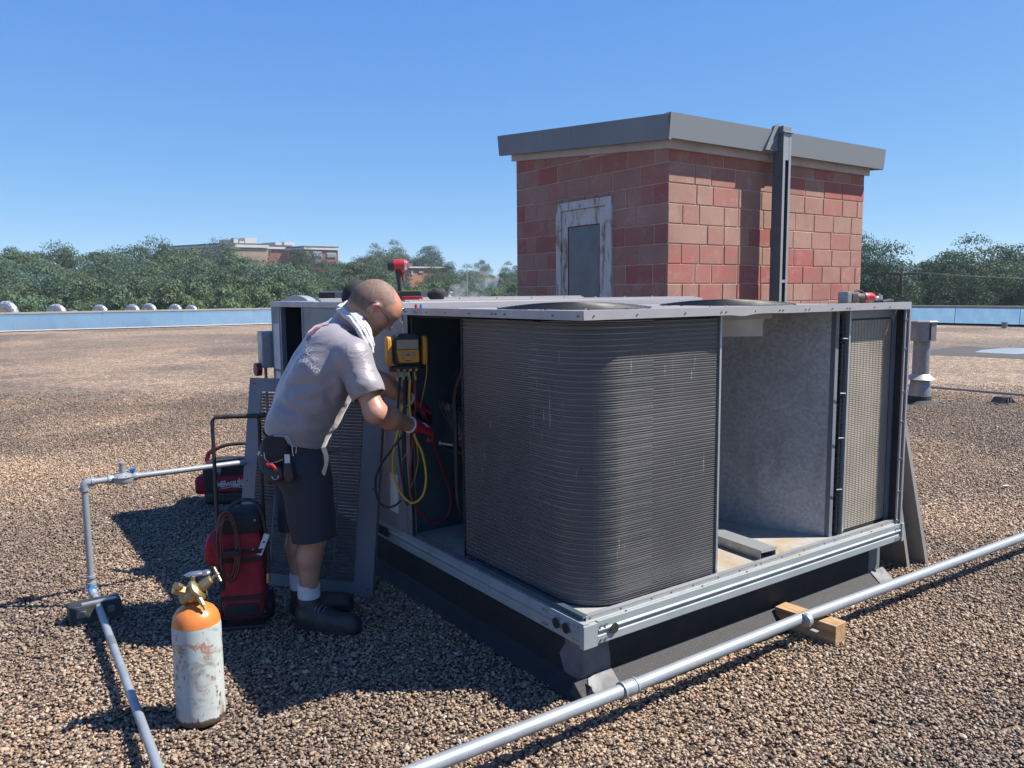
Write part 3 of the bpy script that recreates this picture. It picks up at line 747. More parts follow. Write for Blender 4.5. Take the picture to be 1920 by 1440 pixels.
# channel lying on the pan
m = MB(); rot = Matrix.Rotation(R(8), 3, 'Z'); q = [(1.30, .40, .363)]
def ch(u, v, z): return tuple(Vector((1.2, .07, .363)) + Matrix.Rotation(R(-4), 3, 'Z') @ Vector((u, v, z)))
m.prism([ch(0, 0, 0), ch(.003, 0, 0), ch(.003, 0, .047), ch(.107, 0, .047), ch(.107, 0, 0), ch(.11, 0, 0), ch(.11, 0, .05), ch(0, 0, .05)], Matrix.Rotation(R(-4), 3, 'Z') @ Vector((0, .56, 0))); obj('floor_channel', m, 'galv', unit, smooth=None)
m = MB(); m.prism([ch(0, -.002, .05), ch(.11, -.002, .05), ch(.11, -.002, .038), ch(0, -.002, .038)], (0, -.003, 0)); obj('channel_lip', m, 'galv', unit, smooth=None)

# ---- right corner posts
m = MB(); m.box((2.335, .010, .365), (2.350, .016, 1.577)); m.box((2.358, .0, .36), (2.373, .010, 1.577)); m.box((2.350, .020, .36), (2.358, .03, 1.577)); m.box((2.366, .0, .36), (2.372, .09, 1.577)); obj('corner_post', m, 'fascia', unit, smooth=None)
m = MB(); m.box((2.345, .03, .365), (2.366, .13, 1.577)); obj('corner_post', m, 'dark', unit, smooth=None)
screws([(2.342, .009, z) for z in (.38, .55, .74, .95, 1.12, 1.36, 1.52)], (0, -1, 0), .0045, h=.007)

# ---- condenser lid with two fan openings
FANS = [(.60, .78), (1.76, .78)]; FR = .345
m = MB(); seg = 48
for fu, fv in FANS:
    u0, u1 = (.01, 1.18) if fu < 1 else (1.18, 2.36); v0, v1 = .01, 1.49
    cir = []; sq = []
    for k in range(seg):
        t = 2 * PI * k / seg; c, s = math.cos(t), math.sin(t); cir.append((fu + FR * c, fv + FR * s, 1.606))
        k1 = min(((u1 - fu) / c if c > 1e-9 else (u0 - fu) / c if c < -1e-9 else 1e9), ((v1 - fv) / s if s > 1e-9 else (v0 - fv) / s if s < -1e-9 else 1e9))
        sq.append((fu + k1 * c, fv + k1 * s, 1.606))
    m.add(cir + sq, [(k, (k + 1) % seg, seg + (k + 1) % seg, seg + k) for k in range(seg)])
    for cu, cv in ((u0, v0), (u1, v0), (u1, v1), (u0, v1)):
        # corner triangles
        ang = math.atan2(cv - fv, cu - fu) % (2 * PI); k = int(ang / (2 * PI) * seg); m.add([sq[k], sq[(k + 1) % seg], (cu, cv, 1.606)], [(0, 1, 2)])
obj('top_panel', m, 'fascia', unit, smooth=None)
# fascia with the dents of the photographed one
def dent(u): return -.007 * math.exp(-((u - .93) / .05) ** 2) + .003 * math.exp(-((u - 1.1) / .1) ** 2)
m = MB(); N_ = 60; vs = []
for k in range(N_ + 1):
    u = UW * k / N_ + .0; zz = dent(u); t = ZT + .004 * (u / UW); yy = -.006 * math.exp(-((u - .95) / .07) ** 2)
    vs += [(u, .03, t), (u, yy, t + zz * .3), (u, yy - .001, t - .036 + zz), (u, .012, t - .037 + zz)]
m.add(vs, [(4 * k + a, 4 * k + 4 + a, 4 * k + 5 + a, 4 * k + 1 + a) for k in range(N_) for a in range(3)]); obj('top_fascia', m, 'fascia', unit, smooth=None)
m = MB(); vs = []
for k in range(31):
    v = VC * k / 30; zz = .004 * math.exp(-((v - .95) / .05) ** 2); vs += [(.03, v, ZT), (0, v, ZT), (-.001 - zz, v, ZT - .037), (.012, v, ZT - .038)]
m.add(vs, [(4 * k + a, 4 * k + 4 + a, 4 * k + 5 + a, 4 * k + 1 + a) for k in range(30) for a in range(3)]); obj('top_fascia', m, 'fascia', unit, smooth=None)
screws([(u, -.0025, ZT - .020) for u in (.05, .28, .56, .79, .82, 1.02, 1.2, 1.225, 1.4, 1.43, 1.62, 1.75, 1.775, 2.0, 2.15)], (0, -1, 0), .0035, 'hole', name='screw_hole', h=.002)
screws([(-.0035, v, ZT - .020) for v in (.03, .19, .53, .60, .63, .82, 1.04, 1.23, 1.35, 1.46)], (-1, 0, 0), .0035, 'hole', name='screw_hole', h=.002)
screws([(u, v, 1.607) for u in (.1, .35, 1.18, 1.3, 2.2) for v in (.08, .4, 1.1)] + [(.9, .06, 1.607), (1.5, .08, 1.607)], (0, 0, 1), .006, h=.007)
# fan guards: domes of wire rings
for fu, fv in FANS:
    m = MB()
    for k in range(1, 19):
        r = .385 * k / 18; h = 1.611 + .026 * (1 - (r / .385) ** 2.2)
        m.tube([(fu + r * math.cos(t), fv + r * math.sin(t), h) for t in np.linspace(0, 2 * PI, 40, endpoint=False)], .0024, 5, closed=True)
    for k in range(12):
        a = 2 * PI * k / 12; m.tube([(fu + r * math.cos(a), fv + r * math.sin(a), 1.608 + .026 * (1 - (r / .385) ** 2.2)) for r in np.linspace(.02, .39, 8)], .003, 5)
    g = obj('fan_guard', m, 'black', unit)
    m = MB(); m.lathe([(FR, 0), (FR + .012, 0), (FR - .002, -.115), (FR - .014, -.115)][:2] + [(FR + .012, -.05), (FR - .002, -.09), (FR - .002, -.165), (FR - .010, -.165), (FR - .010, 0)], (fu, fv, 1.603), 48)
    m.f = m.f[:-2]; obj('fan_ring', m, 'white', unit)
    m = MB(); m.cyl((fu, fv, 1.30), (fu, fv, 1.50), .075, n=24); m.cyl((fu, fv, 1.5), (fu, fv, 1.56), .04, n=16); obj('fan_motor', m, 'dark', unit)
    for k in range(4):
        a = 2 * PI * k / 4 + .4; c, s = math.cos(a), math.sin(a); m = MB(); vs = []
        for r, wd in ((.05, .05), (.18, .10), (.32, .13)):
            for q_ in (-1, 0, 1): vs.append((fu + r * c - q_ * wd * s, fv + r * s + q_ * wd * c, 1.54 + q_ * .025 - .008 * abs(q_)))
        vs += [(x, y, z + .003) for x, y, z in vs]
        m.add(vs, [(0, 1, 4, 3), (1, 2, 5, 4), (3, 4, 7, 6), (4, 5, 8, 7), (9, 12, 13, 10), (10, 13, 14, 11), (12, 15, 16, 13), (13, 16, 17, 14), (0, 3, 12, 9), (3, 6, 15, 12), (6, 7, 16, 15), (7, 8, 17, 16), (8, 5, 14, 17), (5, 2, 11, 14)]); obj('fan_blade', m, 'galv', unit)
m = MB(); m.box((.9, .16, 1.548), (1.36, .19, 1.60)); obj('top_channel', m, 'cabinet_l', unit, smooth=None)

# ---- compressor compartment, open on the left face
PU = .66
m = MB(); m.box((PU, .36, .363), (PU + .003, VC, 1.575)); obj('back_panel', m, 'teal', unit, smooth=None)
m = MB(); m.box((.135, .355, .363), (PU, .358, 1.575)); obj('side_panel', m, 'teal', unit, smooth=None)
m = MB(); m.box((.01, VC - .004, .363), (UW - .02, VC - .001, 1.60)); obj('side_panel', m, 'teal', unit, smooth=None)
m = MB(); m.box((.03, .36, 1.565), (PU, VC - .01, 1.568)); obj('ceiling_panel', m, 'dark', unit, smooth=None)
m = MB(); m.box((.003, VC - .05, .363), (.006, VC - .005, 1.576)); m.box((.03, VC - .045, .363), (.034, VC - .03, 1.57)); obj('corner_post', m, 'cabinet', unit, smooth=None)
m = MB(); m.lathe([(.0, .002), (.125, .002), (.125, .02), (.118, .03), (.118, .34), (.105, .40), (.06, .435), (0, .44)], (.30, 1.13, .363), 32); obj('compressor', m, 'black', unit)
m = MB(); m.box((.155, 1.06, .60), (.179, 1.17, .74)); obj('terminal_cover', m, 'black', unit, bevel=.008)
m = MB(); m.box((.1785, 1.10, .50), (.1825, 1.135, .57)); obj('rating_label', m, 'white', unit, smooth=None)
m = MB(); m.box((.40, 1.22, .363), (.62, 1.49, .80)); obj('accumulator_box', m, 'teal', unit, smooth=None, bevel=.004)
m = MB(); m.box((.22, 1.16, .82), (.62, 1.49, .835)); m.box((.20, 1.15, 1.05), (.60, 1.49, 1.06)); m.box((.22, 1.2, .86), (.60, 1.49, 1.05)); obj('control_box', m, 'teal', unit, smooth=None, bevel=.003)
m = MB(); m.box((.16, 1.22, 1.062), (.19, 1.25, 1.085)); m.box((.16, 1.29, 1.062), (.2, 1.34, 1.10)); m.box((.165, 1.39, 1.062), (.20, 1.43, 1.083)); obj('terminal', m, 'steel', unit, smooth=None)
def pipe(name, pts, r, mat, par=unit, n=8, k=8): m = MB(); m.tube(curve(pts, k), r, n); return obj(name, m, mat, par)
pipe('suction_pipe', [(.20, .98, 1.50), (.16, .99, 1.33), (.13, 1.07, 1.20), (.13, 1.09, 1.1), (.13, 1.09, .80), (.20, 1.11, .74), (.28, 1.13, .80)], .014, 'copper')
pipe('insulated_pipe', [(.10, .98, 1.54), (.09, 1.0, 1.36), (.095, 1.12, 1.18), (.10, 1.13, 1.0), (.10, 1.12, .62), (.16, 1.12, .52)], .011, 'black')
pipe('discharge_pipe', [(.35, 1.10, .78), (.34, 1.06, .95), (.30, 1.04, 1.3), (.3, 1.04, 1.55)], .009, 'copper')
pipe('liquid_pipe', [(.12, 1.05, 1.52), (.12, 1.05, .72), (.18, 1.02, .44)], .007, 'copper')
for k in range(5):
    v = 1.06 + k * .035; pipe('wire', [(.18 + k * .02, v, 1.55), (.16 + k * .02, v + .03, 1.35), (.17, v + .02 + .02 * k, 1.22), (.19, 1.2 + .04 * k, 1.08)], .0022, 'dark', k=6, n=5)
for k in range(4): pipe('wire', [(.17, 1.24 + .05 * k, 1.09), (.14, 1.23 + .05 * k, 1.11), (.15, 1.19 + .03 * k, 1.0), (.2, 1.16, .9)], .0014, 'conduit', k=6, n=5)
m = MB(); m.cyl((.10, 1.16, .905), (.05, 1.20, .915), .007, n=8); m.cyl((.05, 1.20, .915), (.04, 1.205, .915), .012, n=6); obj('service_valve', m, 'brass', unit)
m = MB(); m.cyl((.09, 1.03, .985), (.06, 1.03, .955), .006, n=8); m.cyl((.1, 1.03, 1.0), (.09, 1.035, .985), .01, n=8); obj('service_valve', m, 'redplastic', unit)

# ---- rear cabinet sections (supply and return)
ZB = 1.643
m = MB(); m.box((.004, VC, ZB - .040), (UW, VM - .003, ZB)); m.box((.004, VM + .003, ZB - .036), (UW, UV, ZB + .002)); obj('top_panel', m, 'fascia', unit, smooth=None, bevel=.002)
m = MB()
for v, e, zz in ((VC + .01, 0, .004), (VC + .06, 0, .012), (VM - .01, 0, .012), (VM + .02, 0, .022)): m.box((.05, v, ZB), (UW - .02 - e, v + .025, ZB + zz))
obj('lid_flange', m, 'fascia', unit, smooth=None, bevel=.001)
screws([(u, VC + .005, ZB - .02) for u in np.linspace(.1, 2.3, 9)], (0, -1, 0), .004, h=.004)
screws([(u, VC + .07, ZB + .012) for u in np.linspace(.15, 2.2, 9)], (0, 0, 1), .006, h=.008)
m = MB(); m.box((0, VC, .365), (.02, 2.20, ZB - .04)); obj('access_panel', m, 'cabinet', unit, smooth=None, bevel=.003)
m = MB(); m.box((0, 2.206, .365), (.02, 2.99, ZB - .04)); obj('access_panel', m, 'cabinet', unit, smooth=None, bevel=.003)
m = MB(); m.box((-.004, VC - .01, ZB - .038), (.01, UV + .0, ZB - .002)); obj('top_fascia', m, 'fascia', unit, smooth=None, bevel=.002)
m = MB(); m.box((0, 2.96, .365), (.03, 3.01, ZB - .04)); m.box((.0, 3.43, .365), (.035, 3.455, ZB - .04)); obj('door_frame', m, 'cabinet', unit, smooth=None)
m = MB(); m.box((-.003, 3.46, .20), (.04, UV, ZB - .038)); obj('corner_post', m, 'cabinet', unit, smooth=None, bevel=.003)
m = MB(); m.box((-.005, 3.47, 1.14), (-.002, 3.60, 1.48)); m.box((-.005, 3.48, 1.02), (-.002, 3.58, 1.12)); m.box((-.005, 3.52, .8), (-.002, 3.57, .98)); obj('warning_label', m, 'white', unit, smooth=None)
m = MB(); m.box((.5, 3.02, .365), (.503, 3.62, 1.60)); m.box((.03, 3.012, .365), (.5, 3.015, 1.60)); m.box((.03, 3.44, .365), (.5, 3.443, 1.60)); obj('inner_panel', m, 'dark', unit, smooth=None)
m = MB(); m.box((.04, UV - .02, .365), (UW, UV, ZB - .04)); obj('end_panel', m, 'cabinet', unit, smooth=None)
m = MB(); m.box((UW - .02, .14, .365), (UW, UV - .02, ZB - .04)); obj('side_cabinet_panel', m, 'cabinet', unit, smooth=None)
m = MB(); m.box((.02, VC, .3), (UW - .02, UV - .02, .365)); obj('cabinet_floor', m, 'galv', unit, smooth=None)
m = MB(); m.box((-.0035, 1.585, 1.22), (-.0005, 1.68, 1.40)); obj('warning_sticker', m, 'redplastic', unit, smooth=None)
m = MB(); m.box((-.0035, 1.56, .84), (-.0005, 1.60, .92)); m.box((-.0035, 1.6, .46), (-.0005, 1.7, .68)); obj('rating_label', m, 'white', unit, smooth=None)
# disconnect switch on the left end
ds = thing('disconnect_switch', 'small grey disconnect box with dark red handle on the far left corner of the unit', 'switch', U(-.02, 3.66, 1.30), URZ)
m = MB(); m.box((-.06, 0, -.16), (.06, .10, .12)); obj('box', m, 'galv', ds, bevel=.008)
m = MB(); m.cyl((-.06, .05, -.17), (-.10, .05, -.17), .055, n=6); obj('handle', m, 'darkred', ds)
m = MB(); m.tube([(-.02, .05, -.16), (-.02, .05, -.5)], .012, 8); obj('conduit', m, 'conduit', ds)

# ============================================================ THINGS ON THE ROOF
def frame_thing(name, label, cat, origin, x, z_hint=(0, 0, 1), group=None):
    "Empty at origin whose x axis runs along x"
    x = Vector(x).normalized(); z = Vector(z_hint); y = z.cross(x).normalized(); z = x.cross(y)
    t = thing(name, label, cat, origin, 0, group); t.rotation_euler = Matrix((x, y, z)).transposed().to_euler(); return t

# ---- leaning louvred panels
def louver_panel(t, W, Hh, cols, t0, t1, pitch, mat):
    th = .002
    m = MB(); xs = [0] + [c for col in cols for c in col] + [W]
    for a, b in zip(xs[0::2], xs[1::2]): m.box((a, 0, t0), (b, th, t1))
    m.box((0, 0, 0), (W, th, t0)); m.box((0, 0, t1), (W, th, Hh)); obj('face_sheet', m, mat, t, smooth=None)
    m = MB(); m.box((-.001, .0, 0), (.001, .028, Hh)); m.box((W - .001, .0, 0), (W + .001, .028, Hh)); m.box((0, 0, -.001), (W, .028, .001)); m.box((0, 0, Hh - .001), (W, .028, Hh + .001)); obj('edge_flange', m, mat, t, smooth=None)
    wd = cols[0][1] - cols[0][0]
    m = MB(); m.add([(0, .001, 0), (wd, .001, 0), (wd, -.011, pitch * .78), (0, -.011, pitch * .78), (0, .0025, 0), (wd, .0025, 0), (wd, -.0095, pitch * .80), (0, -.0095, pitch * .80), (0, .002, pitch * .95), (wd, .002, pitch * .95)],
                [(0, 1, 2, 3), (7, 6, 5, 4), (0, 3, 7, 8, 4), (1, 5, 9, 6, 2), (3, 2, 6, 7)])
    me = mesh_from(m.v, m.f, 'louver', 30); me.materials.append(MAT[mat]); z = t0
    while z + pitch < t1 + .001:
        for a, b in cols: share('louver', me, t, (a, 0, z))
        z += pitch
    return t
BL = G(443, 1090, 0); BR = G(698, 1120, 0); bx = (BR - BL).normalized()
lean = Vector((.06, .215, 1.19)).normalized()
lp = thing('louvered_panel', 'grey louvered access panel leaning on the unit behind the technician', 'panel', BL)
yv = lean.cross(bx).normalized(); zv = bx.cross(yv); lp.rotation_euler = Matrix((bx, yv, zv)).transposed().to_euler()
Wp = (BR - BL).length; k = Wp / .86
louver_panel(lp, Wp, 1.215, [(c * k, (c + .122) * k) for c in (.085, .219, .353, .487, .621)], .07, 1.135, .0186, 'cabinet_d')
m = MB(); 
for x, z in ((.03, .04), (.03, 1.18), (Wp - .03, .04), (Wp - .03, 1.18), (.03, .6), (Wp - .03, .6)): m.cyl((x, -.001, z), (x, -.003, z), .005, n=8)
obj('screw_hole', m, 'hole', lp)
for i, (px_, py_, lab, hh, off) in enumerate(((1706, 1064, 'tan grey louvered panel leaning nearest to the right end of the unit', .98, .0), (1736, 1058, 'plain tan grey panel leaning outermost against the right end of the unit', 1.16, 0))):
    b = G(px_, py_, 0); t = thing('leaning_panel', lab, 'panel', b, 0, 'panels leaning on the right end of the unit')
    uu = (b - UO).dot(uR); ln = (uR * (-(uu - 2.40 - .02 * i)) + Vector((0, 0, hh * .96))).normalized(); x_ = uL; y_ = ln.cross(x_).normalized(); z_ = x_.cross(y_)
    t.rotation_euler = Matrix((x_, y_, z_)).transposed().to_euler()
    if i == 0: louver_panel(t, .80, hh, [(.10, .30), (.36, .56)], .06, .80, .022, 'cabinet_l')
    else:
        m = MB(); m.box((0, 0, 0), (.86, .002, hh)); obj('face_sheet', m, 'cabinet_l', t, smooth=None)
        m = MB(); m.box((-.001, -.03, 0), (.001, .002, hh)); m.box((0, -.03, hh - .001), (.86, .0, hh + .001)); m.box((.859, -.03, 0), (.861, .0, hh)); obj('edge_flange', m, 'cabinet_l', t, smooth=None)
        m = MB()
        for z in (.15, .4, .75, .8): m.cyl((.06, -.002, z), (.06, .004, z), .004, n=8)
        obj('screw', m, 'screw', t)

# ---- gas pipes
gp = thing('gas_pipe', 'long painted grey gas pipe running across the gravel in the foreground', 'pipe', G(1165, 1295, 0))
zA = .135; pa = [G(640, 1500, zA), G(1165, 1295, zA), G(1500, 1160, zA), G(1925, 1004, zA)]; pa.append(pa[-1] + (pa[-1] - pa[-2]) * 2.2); pa[0] = pa[1] + (pa[0] - pa[1]) * 2
m = MB(); m.tube(pa, .0262, 20); obj('pipe', m, 'pipe', gp, world=True, smooth=50)
def coupling(par, c, d, r, ln):
    c = Vector(c); d = Vector(d).normalized(); m = MB(); m.lathe([(r * .93, -ln / 2), (r, -ln / 2 + .003), (r, ln / 2 - .003), (r * .93, ln / 2)], c, 24, d); m.lathe([(r * 1.08, -ln / 2 - .001), (r * 1.08, -ln / 2 + .009)], c, 24, d); m.lathe([(r * 1.08, ln / 2 - .009), (r * 1.08, ln / 2 + .001)], c, 24, d)
    return obj('coupling', m, 'pipe', par, world=True, smooth=40)
coupling(gp, G(1178, 1290, zA), pa[2] - pa[1], .0312, .075)
wb = frame_thing('timber_block', 'short square timber block under the foreground gas pipe', 'wood block', G(1452, 1172, 0.0), G(1566, 1212, 0.0) - G(1452, 1172, 0.0))
Lb = (G(1566, 1212, 0.0) - G(1452, 1172, 0.0)).length
m = MB(); m.box((0, -.0, -.004), (Lb, .098, .098)); obj('timber', m, 'wood', wb, smooth=None, bevel=.003)
sx = G(1512, 1163, zA); m = MB(); d = (pa[3] - pa[2]).normalized(); n_ = Vector((-d.y, d.x, 0)); st = []
m.lathe([(.0295, -.012), (.0312, -.012), (.0312, .012), (.0295, .012)], sx, 20, d)
m.v = [v for v in m.v]; q = sx - n_ * .045; 
m.prism([sx - n_ * .028 - d * .012 + Vector((0, 0, -.036)), sx - n_ * .062 - d * .012 + Vector((0, 0, -.036)), sx - n_ * .062 + d * .012 + Vector((0, 0, -.036)), sx - n_ * .028 + d * .012 + Vector((0, 0, -.036))], (0, 0, .003))
obj('pipe_strap', m, 'galv', gp, world=True, smooth=40)

VP = G(172, 1105, .1); EZ = .695
gb = thing('regulated_gas_pipe', 'grey gas pipe rising in an upright loop with a regulator on the left', 'pipe', (VP.x, VP.y, 0))
rp = .0175
foot = [G(330, 1530, .065), G(245, 1300, .065), G(178, 1118, .075), (VP.x, VP.y, .115), (VP.x, VP.y, EZ - .03)]
el = [Vector((VP.x, VP.y, EZ - .03)), Vector((VP.x, VP.y, EZ - .008)) + uR * .003, Vector((VP.x, VP.y, EZ)) + uR * .012, Vector((VP.x, VP.y, EZ)) + uR * .035]
V0 = Vector((VP.x, VP.y, EZ)); endp = V0 + uR * (-( (V0 - UO).dot(uR)) + .01)
m = MB(); m.tube([foot[0], foot[1], foot[2]], rp * 1.02, 16); obj('ground_pipe', m, 'pipe', gb, world=True, smooth=50)
m = MB(); m.tube([Vector(foot[3]), Vector(foot[4])], rp, 16); obj('upright_pipe', m, 'pipe', gb, world=True, smooth=50)
m = MB(); m.tube(el, rp * 1.28, 16); m.lathe([(rp * 1.45, 0), (rp * 1.45, .014)], (VP.x, VP.y, EZ - .045), 16); m.lathe([(rp * 1.45, 0), (rp * 1.45, .014)], V0 + uR * .034, 16, uR); obj('elbow', m, 'pipe', gb, world=True, smooth=50)
m = MB(); m.tube([foot[2], (foot[2] + Vector(foot[3])) / 2 + Vector((0, 0, -.012)), Vector(foot[3])], rp * 1.28, 16); m.lathe([(rp * 1.5, 0), (rp * 1.5, .016)], (VP.x, VP.y, .125), 16); m.lathe([(rp * 1.4, 0), (rp * 1.4, .014)], (VP.x, VP.y, .165), 16); obj('elbow', m, 'pipe', gb, world=True, smooth=50)
m = MB(); m.lathe([(rp * 1.1, -.011), (rp * 1.1, .011)], Vector((VP.x, VP.y, .105)) + Vector((.012, -.018, 0)), 12, (1, -1, .3)); obj('valve_tag', m, 'bluecap', gb, world=True)
m = MB(); m.tube([V0 + uR * .04, V0 + uR * .13], rp, 16); m.tube([V0 + uR * .25, endp], rp * .92, 16); obj('level_pipe', m, 'pipe', gb, world=True, smooth=50)
m = MB(); mid = foot[1] * .55 + foot[2] * .45; m.lathe([(rp * 1.09, -.055), (rp * 1.09, .055)], mid, 16, foot[1] - foot[2]); obj('tape_wrap', m, 'conduit', gb, world=True)
RC = V0 + uR * .19
rgl = obj('regulator', MB().lathe([(.03, -.032), (.05, -.022), (.055, -.006), (.055, .004), (.06, .006), (.06, .011), (.052, .013), (.04, .022), (.016, .028), (.0155, .075), (.0175, .076), (.0175, .086), (.014, .088)], RC, 28), 'pipe', gb, world=True, smooth=35)
m = MB(); m.lathe([(.022, 0), (.024, .02), (.019, .03)], RC - uR * .075, 16, uR); m.lathe([(.019, 0), (.024, .01), (.022, .03)], RC + uR * .045, 16, uR); obj('union', m, 'pipe', gb, world=True)
m = MB(); m.cyl(RC + uR * .048 + Vector((0, 0, .01)), RC + uR * .048 + Vector((0, 0, .035)), .010, n=10); m.cyl(RC + uR * .048 + Vector((-.012, 0, .037)), RC + uR * .048 + Vector((.02, 0, .042)), .009, n=8); obj('vent_plug', m, 'bluecap', gb, world=True)
m = MB()
for k in range(8):
    a = 2 * PI * k / 8; m.cyl(RC + Vector((.053 * math.cos(a), .053 * math.sin(a), .010)), RC + Vector((.053 * math.cos(a), .053 * math.sin(a), .016)), .004, n=6)
obj('bolt', m, 'steel', gb, world=True)
b0 = G(133, 1178, 0); b1 = G(231, 1156, 0)
rb_ = frame_thing('pipe_support', 'black recycled rubber block under the bend of the left gas pipe', 'rubber block', b0, b1 - b0)
Lr = (b1 - b0).length
m = MB(); m.prism([(0, 0, 0), (0, .15, 0), (0, .125, .095), (0, .025, .095)], (Lr, 0, 0)); obj('rubber_block', m, 'black', rb_, smooth=None, bevel=.004)
m = MB(); m.box((.03, .01, .035), (.075, .02, .07)); m.box((Lr - .07, .01, .03), (Lr - .035, .02, .07)); obj('moulded_recess', m, 'conduit', rb_, smooth=None, bevel=.004)
m = MB(); m.box((.06, .03, .095), (Lr - .02, .06, .100)); obj('top_strut', m, 'galv', rb_, smooth=None)

# ---- refrigerant cylinder
cc = G(373, 1347, 0); cc.y = 3.012; cc.x = -1.262
cy = thing('refrigerant_cylinder', 'scratched white gas cylinder with orange shoulder and brass regulator on the gravel', 'gas cylinder', cc, R(20))
cyr = .0925
obj('body', MB().lathe([(.06, .004), (.085, 0), (.094, .01), (cyr, .026), (cyr, .385), (cyr - .002, .402)], n=56), 'cylinder', cy, smooth=50).rotation_euler = (0, 0, R(92))
obj('shoulder', MB().lathe([(cyr - .0015, .402), (cyr - .004, .418), (.083, .436), (.070, .455), (.050, .469), (.033, .477), (.026, .484)], n=56), 'orange', cy, smooth=60)
obj('neck', MB().lathe([(.020, .482), (.020, .50), (.016, .502), (.016, .535), (.012, .54)], n=20), 'brass', cy)
vq = Matrix.Rotation(R(-42), 3, 'Y')
reg = MB(); c0 = Vector((.012, -.01, .535)); ax = Vector((.72, -.18, .55)).normalized()
reg.lathe([(.012, -.075), (.024, -.073), (.026, -.045), (.037, -.042), (.039, -.012), (.036, -.008), (.045, -.006), (.046, .008), (.042, .012), (.022, .016), (.021, .055), (.017, .068), (.009, .07), (.006, .095)], c0, 28, ax)
rg = obj('regulator', reg, 'brass', cy, smooth=35)
m = MB(); tb = c0 + ax * .098; sd = ax.cross(Vector((0, 0, 1))).normalized(); sd = (sd * .5 + ax.cross(sd) * .8).normalized(); m.cyl(tb - sd * .034, tb + sd * .034, .0052, n=10); m.ball(tb, .009); obj('tee_handle', m, 'brass', rg)
m = MB(); m.cyl(c0 + Vector((.0, -.03, -.012)), c0 + Vector((.02, -.052, -.05)), .010, n=6); m.cyl(c0 + Vector((.02, -.052, -.05)), c0 + Vector((.026, -.058, -.064)), .006, n=10); obj('outlet_fitting', m, 'brass', rg)
m = MB(); m.cyl(c0 + Vector((-.045, .0, .0)), c0 + Vector((-.085, -.012, .02)), .021, n=6); m.cyl(c0 + Vector((-.06, -.03, .028)), c0 + Vector((-.075, -.05, .045)), .015, n=6); m.cyl(c0 + Vector((-.01, -.0, -.03)), c0 + Vector((-.03, 0, .02)), .018, n=12); obj('gauge_port', m, 'brass', rg)
m = MB(); m.ball(c0 + Vector((.0, .008, .062)), (.048, .018, .011)); m.ball(c0 + Vector((.035, .004, .063)), (.02, .02, .012)); m.cyl(c0 + Vector((-.012, .005, .02)), c0 + Vector((-.012, .005, .06)), .009, n=8); obj('valve_lever', m, 'steel', cy, smooth=60)

# ---- hand truck, bag, hose coil
T0 = G(418, 1172, 0); T1 = G(503, 1165, 0)
tr = frame_thing('hand_truck', 'black tubular tool trolley frame standing behind the technician', 'trolley', (T0 + T1) / 2, T1 - T0); hw = (T1 - T0).length / 2
HT_ = 1.085
m = MB(); m.tube([(-hw, 0, .02), (-hw, 0, HT_ - .02), (-hw + .02, 0, HT_), (hw - .02, 0, HT_), (hw, 0, HT_ - .02), (hw, 0, .02)], .0095, 10)
obj('frame_tube', m, 'black', tr, smooth=50)
m = MB()
for z in (.03, .33, .60): m.cyl((-hw, 0, z), (hw, 0, z), .008, n=8)
m.tube([(-hw, 0, .03), (-hw, -.10, .02), (hw, -.10, .02), (hw, 0, .03)], .008, 8); m.box((-hw, -.10, .010), (hw, .02, .016)); obj('cross_bar', m, 'black', tr)
m = MB(); m.tube([(-hw + .01, 0, HT_), (hw + .16, .02, HT_ - .005)], .012, 10); obj('handle', m, 'black', tr)
for s in (-1, 1): obj('wheel', MB().lathe([(.02, -.015), (.065, -.014), (.072, -.006), (.072, .006), (.065, .014), (.02, .015)], (s * (hw + .01), .075, .07), 24, (1, 0, 0)), 'black', tr)
def softbox(lo, hi, bulge=.02, n=10, p=4.0, wr=.004, seed=0):
    "rounded cloth-like box"
    lo = Vector(lo); hi = Vector(hi); c = (lo + hi) / 2; h = (hi - lo) / 2; bm = bmesh.new(); bmesh.ops.create_cube(bm, size=2); bmesh.ops.subdivide_edges(bm, edges=bm.edges, cuts=n, use_grid_fill=True)
    m = MB(); vs = []
    for v in bm.verts:
        q = v.co.copy(); L4 = (abs(q.x) ** p + abs(q.y) ** p + abs(q.z) ** p) ** (1 / p); q = q / L4 * 1.0
        k = 1 + bulge * (1 - q.z * q.z); w_ = wr * mnoise.noise(Vector((q.x * 3 + seed, q.y * 3, q.z * 3)))
        vs.append(Vector((c.x + q.x * h.x * k + w_, c.y + q.y * h.y * k * (1 + bulge) + w_, c.z + q.z * h.z)))
    bm.verts.index_update(); fs = [tuple(v.index for v in f.verts) for f in bm.faces]; bm.free(); m.add(vs, fs); return m
bag = frame_thing('tool_bag', 'tall red and black soft tool bag strapped to the black trolley frame', 'tool bag', (T0 + T1) / 2 + Vector((0, 0, .02)), T1 - T0)
obj('bag_body', softbox((-hw + .012, -.075, .02), (hw - .008, .12, .50), .06, 12, 7, .008), 'redcloth', bag, smooth=80)
obj('bag_top', softbox((-hw + .008, -.08, .47), (hw - .004, .125, .585), .03, 8, 6, .006, 3), 'blackcloth', bag, smooth=80)
obj('side_pouch', softbox((-hw - .055, -.05, .30), (-hw + .03, .10, .47), .15, 8, 4, .01, 5), 'redcloth', bag, smooth=80)
obj('front_pocket', softbox((-hw + .03, -.098, .05), (hw - .035, -.06, .12), .05, 6, 6, .002, 8), 'blackcloth', bag, smooth=80)
m = MB()
for z, a in ((.325, .01), (.385, -.008), (.14, .0)): m.box((-hw + .008, -.094, z + a), (hw - .006, -.088, z + .022 + a))
m.box((-hw + .006, -.086, .19), (-hw + .035, -.082, .40)); obj('strap', m, 'blackcloth', bag, smooth=None, bevel=.003)
m = MB()
